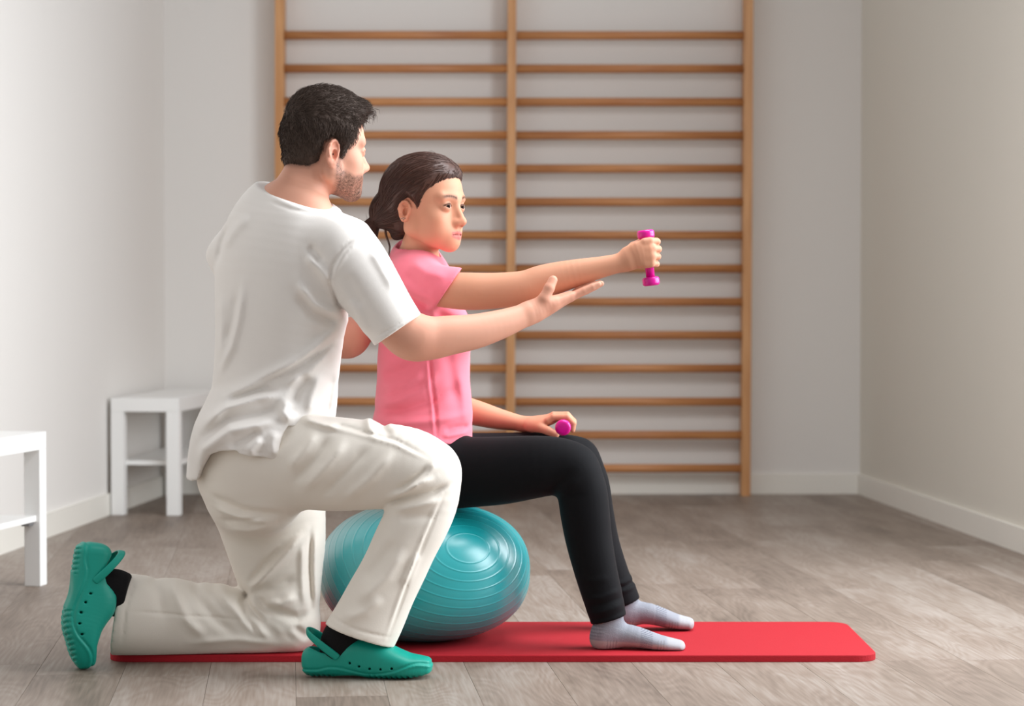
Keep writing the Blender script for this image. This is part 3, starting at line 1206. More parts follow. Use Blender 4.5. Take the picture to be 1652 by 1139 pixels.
def woman_body():
    S = SDF()
    # trunk and hips (under the clothes)
    S.add(f_tube([pn(676, 432, 5.61, .055, .09), pn(680, 470, 5.62, .075, .13), pn(683, 530, YW, .088, .125), pn(682, 600, YW, .088, .11), pn(682, 660, YW, .09, .115), pn(684, 730, YW, .10, .145)], 3))
    S.add(f_ell(W(690, 755, YW), (.105, .15, .078)), .03)
    # legs
    S.add(f_cone(W(735, 762, 5.53), W(922, 758, 5.47), .066, .046), .03)
    S.add(f_tube([pn(922, 762, 5.467, .044, .044), pn(943, 820, 5.465, .042, .042), pn(958, 910, 5.463, .036, .036), pn(980, 1000, 5.46, .028, .028)], 3), .02)
    S.add(f_cone(W(735, 755, 5.71), W(925, 750, 5.76), .066, .046), .03)
    S.add(f_tube([pn(925, 752, 5.76, .044, .044), pn(950, 825, 5.765, .042, .042), pn(975, 900, 5.77, .034, .034), pn(1008, 968, 5.77, .026, .026)], 3), .02)
    for an, heel, ball_, tp in (((978, 1000, 5.46), (968, 1030, 5.46), (1055, 1036, 5.445), (1092, 1042, 5.44)), ((1010, 968, 5.77), (1000, 995, 5.77), (1080, 1002, 5.76), (1108, 1007, 5.755))):
        S.add(f_cone(W(*an), W(*heel), .026, .020), .02)
        S.add(f_cone(W(*heel), W(*ball_), .016, .010), .01)
        S.add(f_cone(W(*ball_), W(*tp), .010, .006), .008)
    # neck
    S.add(f_tube([pn(672, 440, 5.60, .060, .070), pn(672, 420, 5.595, .050, .052), pn(677, 400, 5.585, .045, .045), pn(683, 375, 5.575, .046, .045), pn(683, 345, 5.57, .045, .045)], 3), .02)
    S.add(HW.prim(HW.full), .012)
    S.cut((0, 0, MZ + .002), (0, 0, -1), .003)
    # right arm, stretched forwards
    S.add(f_tube([pn(678, 460, 5.51, .042, .040), pn(712, 467, 5.458, .042, .041), pn(755, 470, 5.44, .0445, .041), pn(800, 469, 5.435, .0425, .039), pn(845, 464, 5.43, .0400, .036), pn(872, 456, 5.43, .0405, .035),
                  pn(900, 448, 5.43, .0375, .034), pn(935, 439, 5.425, .0315, .029), pn(970, 431, 5.42, .0255, .023), pn(1000, 424, 5.415, .0225, .018), pn(1014, 420, 5.41, .024, .0165)], 4), .03)
    S.add(f_ell(W(868, 481, 5.432), (.030, .022, .012)), .02)       # elbow point
    # fist around the dumbbell
    y = YD
    S.add(f_tube([pn(1004, 424, y - .008, .022, .016), pn(1016, 417, y - .014, .027, .0165), pn(1032, 411, y - .0215, .0325, .0155), pn(1048, 408, y - .024, .0335, .013)], 3), .008)
    for py, mx, r, dx in ((390, 1046, .0088, 0), (402, 1050, .0090, 2), (414, 1050, .0086, 1), (426, 1047, .0080, -1)):
        chain(S, [(mx - 6, py, y - .0245), (mx + 3, py - 1, y - .0235), (1059 + dx, py - .5, y - .010), (1060 + dx, py, y + .008), (1052, py + .5, y + .0195), (1040, py + 1, y + .019)], [r, r * 1.05, r, r * .96, r * .9, r * .8], .0015, .006)
    chain(S, [(1012, 408, y - .004), (1022, 398, y + .012), (1036, 391, y + .024), (1052, 391, y + .026)], [.014, .0115, .0105, .009], .003, .012)
    # left arm resting
    S.add(f_tube([pn(672, 455, 5.735, .05, .048), pn(672, 520, 5.775, .042, .04), pn(683, 590, 5.79, .038, .036), pn(712, 640, 5.79, .037, .034), pn(745, 659, 5.785, .0345, .032), pn(775, 668, 5.775, .0315, .031),
                  pn(805, 676, 5.765, .0265, .028), pn(835, 682, 5.75, .0205, .0255), pn(852, 685, 5.742, .0185, .025)], 4), .03)
    S.add(f_tube([pn(846, 685, 5.745, .018, .025), pn(862, 683, 5.735, .0185, .031), pn(880, 679, 5.722, .0155, .037), pn(890, 677, 5.715, .012, .037)], 3), .008)
    for i, (yy, r) in enumerate(((5.683, .0082), (5.702, .0085), (5.721, .0082), (5.739, .0072))):
        o = (0, -1, -1, 1)[i] - i * 1.2
        chain(S, [(884, 678 + o, yy + .002), (893, 673 + o, yy), (915, 672.5 + o, yy - .004), (925, 683 + o, yy - .006), (924, 694 + o, yy - .006)], [r, r * 1.08, r, r * .95, r * .8], .0015, .006)
    chain(S, [(858, 688, 5.712), (872, 690, 5.690), (884, 695, 5.676), (897, 701, 5.668)], [.0155, .0125, .0105, .0088], .003, .012)
    return S


sk_w = lin3(208, 150, 121)
S = woman_body()


def px_rng(a, b, Y=5.5): return (W(a, 500, Y)[0], W(b, 500, Y)[0])
def pz_rng(a, b, Y=5.5): return (W(826, b, Y)[2], W(826, a, Y)[2])


V, Q = mesh_sdf(S, .006, fx=[px_rng(612, 764), px_rng(838, 932), px_rng(1000, 1070)], fy=[(5.385, 5.46, .0026), (5.48, 5.75, .0026)], fz=[pz_rng(262, 445), pz_rng(662, 708, 5.7)], hf=.0016, smooth=1)
c = HW.colour(V, sk_w, lin3(205, 112, 108), lin3(46, 30, 25), lin3(52, 30, 20))
# knuckles and fingertips a little pinker
for p, r in (((1062, 408, YD - .01), .03), ((908, 676, 5.70), .03), ((868, 478, 5.42), .03)):
    w = 0.45 * np.exp(-(((V - W(*p)) / r) ** 2).sum(1))[:, None]
    c = c * (1 - w * A([.02, .16, .18]))
body_w = link('body', np_mesh('body', V, Q, MAT['skin'], c), seat)

# hair: cap drawn back over the ears into a low ponytail
hp = [(.098, .070), (.104, .110), (.03, .20), (-.2, .16), (-.2, -.12), (-.040, -.098), (-.026, -.060), (-.022, -.030), (-.016, .000), (.000, .016), (.014, .004), (.020, -.012), (.030, -.008), (.038, .012), (.052, .034), (.074, .055)]
TIE = W(606, 358, 5.59)
ext = [(f_tube([pn(650, 335, 5.58, .045, .05), pn(634, 345, 5.585, .040, .045), pn(618, 353, 5.588, .024, .028), pn(607, 357, 5.59, .013, .013)], 4), .012),
       (f_tube([pn(655, 352, 5.58, .03, .04), pn(647, 367, 5.585, .026, .034), pn(640, 378, 5.588, .014, .02)], 3), .012),
       (f_tube([pn(634, 315, 5.58, .020, .030), pn(616, 325, 5.585, .020, .026), pn(607, 340, 5.588, .017, .02), pn(606, 354, 5.59, .012, .012)], 4), .008),
       (f_tube([pn(606, 357, 5.59, .011, .011), pn(598, 367, 5.592, .020, .019), pn(594, 382, 5.595, .022, .02), pn(598, 394, 5.60, .013, .013), pn(603, 402, 5.602, .004, .004)], 4), .004)]
SH = skin_hair(HW, hp, .0135, .020, ext, noise=.0006)
VH, QH = mesh_sdf(SH, .0032, smooth=2)
hair_w = link('hair', np_mesh('hair', VH, QH, MAT['hair_w']), seat)
tag(hair_w, 'dark brown hair drawn back in a low ponytail')


def keep_hair(head, V, poly, m=.002):
    return poly_sd(poly, head.loc(V)[:, [0, 2]]) > m


rs = np.random.RandomState(3)
sel = np.nonzero(keep_hair(HW, VH, hp, .001))[0]
p0 = VH[rs.choice(sel, 1700)] + rs.normal(size=(1700, 3)) * .0008
g = grad(SH, p0)
paths = [p0]
wig = rs.normal(size=(1700, 3)) * .10
for k in range(8):
    p = paths[-1]
    tgt = TIE + A([0.0, 0, 0.0])
    d = tgt - p
    L = np.linalg.norm(d, axis=1)[:, None]
    n = grad(SH, p)
    d = d / np.maximum(L, 1e-6) + wig * .35
    d -= (d * n).sum(1)[:, None] * n
    d /= np.maximum(np.linalg.norm(d, axis=1), 1e-6)[:, None]
    q = p + d * np.minimum(.0085, L * .3)
    q -= grad(SH, q) * (SH(q) - .0007)[:, None]
    paths.append(q)
link('strand', strand_mesh('strand', np.stack(paths, 1), .0008, MAT['hair_w']), hair_w)['kind'] = 'stuff'
# tail and loose wisps
tp = []
for k in range(240):
    t = np.linspace(0, 1, 10)
    a, r = rs.rand() * 6.28, math.sqrt(rs.rand())
    e = A([W(606, 357, 5.59), W(597, 368, 5.592), W(592, 383, 5.595), W(598 + rs.normal() * 5, 400 + rs.normal() * 5, 5.60)])
    sp = catmull(e, 3)
    w = np.interp(np.linspace(0, 1, 10), [0, .35, .7, 1], [.008, .021, .021, .008])
    tp.append(sp + (w * r)[:, None] * A([math.cos(a), math.sin(a) * .9, 0.3 * math.cos(a)])[None])
for k in range(24):
    o = rs.normal() * 1.0
    tp.append(catmull([W(621 + o, 356, 5.57), W(623 + o * .8, 378, 5.57), W(629 + o * .6, 398, 5.57), W(626 + o, 420 + rs.normal() * 4, 5.57)], 3))
for k in range(30):      # flyaways on the crown and at the tie
    if k < 20:
        b = rs.choice(sel)
        p = VH[b]
        if p[2] < HW.c[2] + .105: continue
        tp.append(catmull([p, p + A([-.008, 0, .006]), p + A([-.02, 0, .008 + .004 * rs.rand()]), p + A([-.034, 0, .004])], 3))
    else:
        p = TIE
        tp.append(catmull([p, p + A([-.008, 0, .004 * rs.normal()]), p + A([-.016, 0, .006 * rs.normal()]), p + A([-.024, 0, .01 * rs.normal()])], 3))
link('strand', strand_mesh('strand', np.stack(tp), .0006, MAT['hair_w']), hair_w)['kind'] = 'stuff'


def torus_mesh(name, c, axisv, R, r, mat, n=28, m=10):
    ax = A(axisv, float); ax /= np.linalg.norm(ax)
    u = np.cross(ax, [0.2, 0.9, 0.1]); u /= np.linalg.norm(u)
    w = np.cross(ax, u)
    v, f = [], []
    for i in range(n):
        a = 2 * math.pi * i / n
        d = math.cos(a) * u + math.sin(a) * w
        for j in range(m):
            b = 2 * math.pi * j / m
            v.append(A(c) + d * (R + r * math.cos(b)) + ax * r * math.sin(b))
    for i in range(n):
        for j in range(m):
            f.append((i * m + j, ((i + 1) % n) * m + j, ((i + 1) % n) * m + (j + 1) % m, i * m + (j + 1) % m))
    return pymesh(name, v, f, mat, True)


link('hair_tie', torus_mesh('hair_tie', TIE, W(594, 372, 5.594) - W(612, 350, 5.588), .0115, .0052, MAT['black']), hair_w)
# ear stud: a small cluster
ev, ef = [], []
ec = HW.world((-.003, -.0825, -.0305))
for k, (dx, dz) in enumerate(((-.004, 0), (0, .001), (.004, 0), (0, -.0035))):
    import itertools
    o = len(ev)
    cc = ec + A([dx, -.001, dz])
    for s in ((1, 0, 0), (-1, 0, 0), (0, 1, 0), (0, -1, 0), (0, 0, 1), (0, 0, -1)):
        ev.append(cc + A(s) * .0021)
    for a, b, d in itertools.product((0, 1), (2, 3), (4, 5)):
        ef.append((o + a, o + b, o + d) if (a + b + d) % 2 == 0 else (o + a, o + d, o + b))
link('earring', pymesh('earring', ev, ef, MAT['silver']), seat)


# ---- t-shirt
def tshirt():
    S = SDF()
    S.add(f_tube([pn(670, 411, 5.60, .040, .052), pn(668, 421, 5.602, .056, .080), pn(672, 440, 5.61, .072, .128), pn(681, 475, 5.62, .088, .150), pn(685, 520, YW, .098, .142), pn(684, 570, YW, .112, .138), pn(683, 620, YW, .114, .136), pn(683, 665, YW, .119, .145), pn(681, 700, YW, .123, .158), pn(680, 735, YW, .124, .162)], 4, 2.3))
    S.add(f_ell(W(733, 535, 5.56), (.040, .055, .050)), .04)     # bust
    S.add(f_ell(W(733, 535, 5.68), (.040, .055, .050)), .04)
    # right sleeve along the raised arm
    S.add(f_sleeve(f_tube([pn(668, 452, 5.53, .060, .055), pn(690, 461, 5.49, .060, .058), pn(712, 466, 5.46, .0560, .056), pn(760, 470, 5.445, .0535, .054)], 4), [edge_n((743, 436), (700, 500), 5.45, (800, 470))]), .03)
    # left sleeve hanging
    S.add(f_sleeve(f_tube([pn(672, 452, 5.72, .06, .055), pn(672, 490, 5.765, .056, .052), pn(674, 545, 5.785, .055, .050)], 3), [(W(674, 535, 5.78), (.1, 0, -1))]), .03)
    # neckline, cuffs, hem
    S.sub(f_tube([pn(671, 432, 5.60, .046, .050), pn(672, 420, 5.598, .0525, .056), pn(678, 395, 5.59, .056, .06)], 3), .004)
    h0, h1 = W(598, 692, 5.47), W(735, 716, 5.47)
    hn = A([(h1 - h0)[2], 0.0, -(h1 - h0)[0]])
    S.cut(W(700, 711, 5.47), hn + A([0, -.004, 0]), .003)
    for pts, w, amp in (
            ([(692, 560), (697, 620), (703, 665), (706, 708)], 3, -.0028), ([(688, 560), (692, 620), (698, 665), (701, 708)], 3, .0016),
            ([(604, 650), (640, 646), (680, 628), (715, 600)], 9, .006), ([(604, 664), (645, 664), (690, 650), (740, 622)], 7, -.005),
            ([(602, 676), (650, 681), (700, 678), (756, 668)], 7, .004), ([(612, 632), (650, 622), (690, 600)], 8, .0045), ([(614, 610), (650, 598), (680, 578)], 9, -.004),
            ([(640, 470), (665, 482), (692, 492), (700, 497)], 8, -.006), ([(632, 480), (660, 500), (695, 512)], 10, .005), ([(640, 505), (670, 520), (705, 525)], 8, -.004),
            ([(660, 420), (690, 440), (725, 448)], 8, .003), ([(650, 440), (680, 462), (705, 470)], 9, -.003), ([(700, 505), (725, 515), (745, 520)], 7, -.004),
            ([(720, 560), (728, 610), (735, 660)], 10, -.003), ([(740, 600), (748, 640), (752, 690)], 8, .003), ([(600, 690), (650, 700), (725, 714), (750, 706)], 5, .003),
            ([(715, 695), (735, 690), (758, 690)], 5, -.004), ([(712, 704), (735, 701), (756, 698)], 4, .003)):
        S.disp(*fold(pts, 5.50, w, amp * 1.8, -.2, .35))
    return S


V, Q = mesh_sdf(tshirt(), .0042, smooth=1, fx=[px_rng(625, 765)], fz=[pz_rng(405, 520), pz_rng(670, 720)], hf=.0026)
link('t_shirt', np_mesh('t_shirt', V, Q, MAT['pink']), seat)


# ---- leggings
def leggings():
    S = SDF()
    S.add(f_ell(W(688, 748, YW), (.118, .165, .092)))
    S.add(f_tube([pn(682, 690, YW, .098, .13), pn(684, 730, YW, .112, .155)], 2), .03)
    S.add(f_tube([pn(700, 765, 5.545, .088, .088), pn(755, 762, 5.525, .085, .085), pn(810, 759, 5.50, .0815, .080), pn(865, 753, 5.48, .0745, .073), pn(905, 752, 5.47, .067, .064), pn(926, 762, 5.465, .0625, .060)], 4), .04)
    S.add(f_sleeve(f_tube([pn(922, 757, 5.465, .064, .060), pn(938, 790, 5.465, .0605, .058), pn(944, 830, 5.465, .0590, .057), pn(950, 870, 5.465, .0560, .054), pn(961, 920, 5.462, .0515, .050), pn(973, 965, 5.46, .0475, .046), pn(983, 1003, 5.458, .0435, .042), pn(994, 1045, 5.458, .042, .040)], 4), [edge_n((951, 1008), (1012, 991), 5.458, (1000, 1100))]), .012)
    S.add(f_tube([pn(705, 755, 5.70, .088, .085), pn(765, 752, 5.715, .083, .082), pn(830, 748, 5.735, .078, .078), pn(890, 742, 5.75, .070, .070), pn(928, 748, 5.76, .064, .062)], 4), .04)
    S.add(f_sleeve(f_tube([pn(925, 745, 5.76, .066, .062), pn(943, 780, 5.76, .0615, .058), pn(953, 830, 5.765, .0585, .056), pn(966, 880, 5.77, .0535, .052), pn(985, 930, 5.77, .0485, .047), pn(1002, 962, 5.77, .0435, .043), pn(1020, 1010, 5.77, .042, .042)], 4), [edge_n((985, 985), (1033, 964), 5.77, (1020, 1060))]), .012)
    for pts, y, w, amp in (([(880, 796), (905, 775), (925, 750)], 5.44, 6, -.003), ([(897, 800), (915, 785), (935, 770)], 5.44, 5, .003), ([(905, 806), (925, 800), (945, 795)], 5.44, 5, -.002),
                           ([(945, 965), (970, 962), (1003, 950)], 5.44, 4, .003), ([(948, 978), (975, 972), (1005, 962)], 5.44, 3.5, -.003), ([(950, 990), (975, 984), (1008, 972)], 5.44, 4, .0032),
                           ([(951, 1000), (980, 995), (1010, 983)], 5.44, 3, -.002), ([(930, 930), (955, 935), (985, 930)], 5.44, 6, .002),
                           ([(985, 940), (1005, 938), (1024, 930)], 5.76, 4, .003), ([(990, 955), (1008, 950), (1028, 943)], 5.76, 4, .003), ([(988, 948), (1008, 944), (1026, 936)], 5.76, 3, -.003)):
        S.disp(*fold(pts, y, w, amp, -.1, .1))
    return S


V, Q = mesh_sdf(leggings(), .0048, smooth=1, fz=[pz_rng(930, 1015)], hf=.0026)
link('leggings', np_mesh('leggings', V, Q, MAT['legging']), seat)


# ---- socks
def sock(an, heel, mid, bal, toe, y, sc=1.0):
    S = SDF()
    S.add(f_tube([pn(*an[0], y, .033 * sc, .032), pn(*an[1], y, .035 * sc, .033)], 2))
    S.add(f_ell(W(*heel, y), (.030 * sc, .029, .027 * sc)), .02)
    S.add(f_tube([pn(heel[0] + 6, heel[1] - 2, y, .030 * sc, .029), pn(*mid, y - .004, .0265 * sc, .034), pn(*bal, y - .008, .0195 * sc, .041), pn(*toe, y - .010, .0155 * sc, .036)], 4, 2.2), .02)
    S.cut((0, 0, MZ), (0, 0, -1), .006)
    return S


def sock_colour(V, heel_px, toe_px, y):
    h, t = W(*heel_px, y), W(*toe_px, y)
    d = t - h
    L = np.linalg.norm(d)
    s = ((V - h) @ d) / L / L
    z = V[:, 2] - MZ
    base = np.tile(lin3(146, 148, 156), (len(V), 1))
    def mix(c, w):
        nonlocal base
        w = np.clip(w, 0, 1)[:, None]
        base = base * (1 - w) + A(c) * w
    mix(lin3(166, 166, 170), sstep(s, .76, .80))                                      # toe cap
    mix(lin3(168, 165, 163), sstep(.026 - z - .012 * s, 0, .004) * sstep(.8 - s, 0, .05))        # sole and heel
    band = sstep(s, .50, .515) * sstep(.64 - s, 0, .015)
    mix(lin3(112, 115, 126), band * (np.sin((z * 1.0 - s * .06) * 1500) > 0.1) * .8)
    mix(lin3(122, 124, 134), .6 * sstep(.5 - s, 0, .02) * sstep(z + .0, .02, .03) * (np.sin(s * L * 1800) > .2))
    mix(lin3(112, 112, 122), .6 * sstep(.16 - s, 0, .05) * (np.sin(z * 800 + s * 3) > .35) * sstep(z, .02, .03))
    mix(lin3(128, 126, 128), .7 * (np.sin(s * L * 900) > .5) * ((np.abs(s - .22) < .06) | (np.abs(s - .72) < .05)) * (z < .025))
    return base


for an, heel, mid, bal, toe, y in ((((984, 990), (981, 1010)), (972, 1030), (1016, 1026), (1062, 1037), (1095, 1043), 5.46), (((1006, 968), (1008, 982)), (1006, 992), (1046, 990), (1088, 1002), (1110, 1006), 5.772)):
    S = sock(an, heel, mid, bal, toe, y)
    V, Q = mesh_sdf(S, .0017, smooth=1)
    link('sock', np_mesh('sock', V, Q, MAT['sock'], sock_colour(V, (heel[0] - 22, heel[1]), (toe[0] + 14, toe[1]), y)), seat)

# ================================================================== the kneeling person
kneel = empty('person', tuple(W(430, 1000, 5.36) * A([1, 1, 0])))
tag(kneel, 'person in white tunic and trousers kneeling on one knee, steadying the outstretched arm', 'person')
HM = Head(W(519, 242, 5.36), 27, 2, 0, 1.04, True)
TY = 47.0


HM_LINE = [(.100, .066), (.125, .125), (0, .22), (-.22, .22), (-.22, -.040), (-.080, -.044), (-.046, -.046), (-.026, -.034), (-.018, -.010), (-.016, .012), (-.004, .019), (.008, .008), (.010, -.024), (.028, -.030), (.040, -.002), (.056, .018), (.064, .040), (.076, .058)]


NECK_M = f_tube([pn(470, 350, 5.355, .085, .11, TY), pn(480, 325, 5.355, .068, .074, TY), pn(489, 302, 5.355, .061, .062, TY), pn(498, 280, 5.357, .058, .058, 35), pn(508, 255, 5.36, .055, .055, 30)], 3)


def man_body():
    S = SDF()
    S.add(f_tube([pn(472, 345, 5.36, .075, .11, TY), pn(462, 400, 5.36, .09, .155, TY), pn(455, 480, 5.36, .095, .155, TY), pn(448, 570, 5.36, .095, .14, TY), pn(442, 650, 5.36, .10, .14, 42), pn(420, 720, 5.35, .105, .14, 35)], 3))
    S.add(f_ell(W(405, 755, 5.34), (.09, .13, .09)), .03)
    for a, b, r0, r1 in (((420, 745, 5.26), (700, 765, 5.17), .075, .055), ((700, 765, 5.17), (568, 1012, 5.155), .05, .026), ((425, 790, 5.41), (468, 1005, 5.43), .08, .040), ((468, 1005, 5.43), (215, 965, 5.35), .040, .028)):
        S.add(f_cone(W(*a), W(*b), r0, r1), .03)
    S.add(f_cone(W(566, 1015, 5.155), W(535, 1066, 5.155), .026, .018), .02)
    S.add(f_cone(W(535, 1066, 5.155), W(650, 1076, 5.15), .018, .012), .02)
    S.add(f_cone(W(215, 965, 5.35), W(165, 950, 5.29), .030, .018), .02)
    S.add(f_cone(W(165, 950, 5.29), W(135, 1020, 5.275), .018, .012), .02)
    # neck
    S.add(NECK_M, .02)
    S.add(HM.prim(HM.full), .012)
    for a, b in (((470, 288, 5.315), (446, 334, 5.33)),):
        S.add(f_cone(W(*a), W(*b), .018, .03), .03)
    # right arm
    S.add(f_tube([pn(560, 410, 5.235, .062, .06), pn(600, 470, 5.225, .056, .055), pn(640, 525, 5.225, .052, .051), pn(668, 545, 5.23, .0515, .049)], 4), .03)
    S.add(f_tube([pn(660, 541, 5.23, .050, .047), pn(690, 546, 5.24, .0500, .046), pn(725, 541, 5.255, .0455, .043), pn(765, 535, 5.275, .0405, .038), pn(805, 524, 5.30, .0345, .032), pn(838, 512, 5.325, .0285, .028), pn(858, 503, 5.34, .0265, .028)], 4), .02)
    # right hand, palm up under the other's elbow
    S.add(f_tube([pn(852, 506, 5.335, .0255, .027), pn(872, 499, 5.355, .0240, .034), pn(895, 489, 5.375, .0185, .041), pn(917, 479, 5.39, .0125, .041)], 4), .01)
    S.add(f_ell(W(884, 489, 5.345), (.024, .016, .017)), .012)
    chain(S, [(866, 500, 5.342), (878, 482, 5.332), (886, 465, 5.334), (892, 452, 5.342)], [.0185, .0140, .0122, .0110], .004, .014)
    for i, (dx, r) in enumerate(((0, .0092), (4, .0094), (1, .0088), (-8, .0078))):
        yy = 5.362 + i * .0195
        chain(S, [(910, 484 - i, yy), (921, 480 - i, yy), (942 + dx, 469.5 - i, yy + .002), (956 + dx, 463 - i, yy + .003), (966 + dx, 458.5 - i, yy + .004)], [r * 1.1, r * 1.08, r, r * .92, r * .74], .0015, .007)
    # left arm, reaching behind the other's back
    S.add(f_tube([pn(395, 415, 5.47, .06, .058), pn(470, 490, 5.56, .053, .052), pn(545, 543, 5.60, .048, .047), pn(566, 545, 5.61, .0445, .043)], 4), .03)
    S.add(f_tube([pn(562, 545, 5.61, .043, .042), pn(583, 530, 5.65, .038, .038), pn(600, 505, 5.72, .030, .028), pn(608, 490, 5.755, .027, .024)], 3), .02)
    S.add(f_tube([pn(608, 490, 5.755, .026, .022), pn(618, 478, 5.775, .033, .014, -30), pn(630, 468, 5.79, .036, .011, -30)], 3), .01)
    for i in range(4):
        chain(S, [(627 - i * 4, 460 + i * 7, 5.79), (640 - i * 3, 455 + i * 8, 5.80), (652 - i * 3, 452 + i * 9, 5.805)], [.0095, .0088, .0075], .0015, .006)
    chain(S, [(610, 480, 5.765), (618, 462, 5.775), (628, 450, 5.78)], [.014, .011, .0095], .003, .012)
    return S


sk_m = lin3(214, 158, 134)
V, Q = mesh_sdf(man_body(), .0065, fx=[px_rng(452, 604, 5.35), px_rng(848, 975, 5.35)], fy=[(5.25, 5.46, .0026)], fz=[pz_rng(140, 330, 5.35), pz_rng(440, 525, 5.35)], hf=.0017, smooth=1)
c = HM.colour(V, sk_m, lin3(188, 108, 100), lin3(44, 32, 27), lin3(60, 48, 40), HM_LINE)
for p, r in (((893, 458, 5.34), .022), ((690, 560, 5.22), .045), ((935, 472, 5.37), .03), ((885, 490, 5.335), .03)):
    w = 0.5 * np.exp(-(((V - W(*p)) / r) ** 2).sum(1))[:, None]
    c = c * (1 - w * A([.02, .17, .20]))
link('body', np_mesh('body', V, Q, MAT['skin'], c), kneel)

# short hair
hm = HM_LINE


def local_ell(c, r):
    f, _, _ = f_ell(c, r)
    return (lambda P: f(HM.loc(P)) * HM.s), HM.c - .16, HM.c + .16


SM = skin_hair(HM, hm, .0120, .024, [(local_ell((.006, 0, .086), (.086, .064, .058)), .02), (local_ell((.080, 0, .098), (.026, .045, .020)), .015)], noise=.0010, seed=4, also=NECK_M[0])
VM, QM = mesh_sdf(SM, .0028, smooth=1)
hair_m = link('hair', np_mesh('hair', VM, QM, MAT['hair_m']), kneel)
tag(hair_m, 'short dark hair, faded at the nape')
nh = 9000
rs = np.random.RandomState(8)
sdh = poly_sd(hm, HM.loc(VM)[:, [0, 2]])
sel = np.nonzero(sdh > .0005)[0]
ii = rs.choice(sel, nh)
p0 = VM[ii] + rs.normal(size=(nh, 3)) * .0012
n0 = grad(SM, p0)
q0 = HM.loc(p0)
# flow: forwards on top, down at the sides and back
flow = np.stack([sstep(q0[:, 2], .05, .09) * 1.0 + .15, np.zeros(nh), -1.0 + 1.0 * sstep(q0[:, 2], .05, .10)], 1)
flow = flow @ HM.R.T + rs.normal(size=(nh, 3)) * .35
flow -= (flow * n0).sum(1)[:, None] * n0 * .9
flow /= np.maximum(np.linalg.norm(flow, axis=1), 1e-6)[:, None]
Ls = (.004 + .010 * sstep(q0[:, 2], -.05, .06)) * (.7 + .6 * rs.rand(nh))
t = np.linspace(0, 1, 4)[None, :, None]
lift = .55
paths = p0[:, None, :] + t * (Ls[:, None, None] * flow[:, None, :]) + (np.sin(t * 2.2) * Ls[:, None, None] * lift * .5) * n0[:, None, :] - .0006 * n0[:, None, :]
# short fringe curls over the forehead
cur = []
for k in range(90):
    b = HM.world((.098 + rs.normal() * .006, rs.uniform(-.05, .04), .090 + rs.normal() * .006))
    u = HM.R @ A([.008 + .004 * rs.rand(), rs.normal() * .004, -.002])
    v = HM.R @ A([.000, rs.normal() * .005, -.010 - .007 * rs.rand()])
    cur.append(catmull([b, b + u, b + u + v], 2)[[0, 1, 2, 4]] if True else 0)
paths = np.concatenate([paths, np.stack(cur)])
link('strand', strand_mesh('strand', paths, .00065, MAT['hair_m']), hair_m)['kind'] = 'stuff'


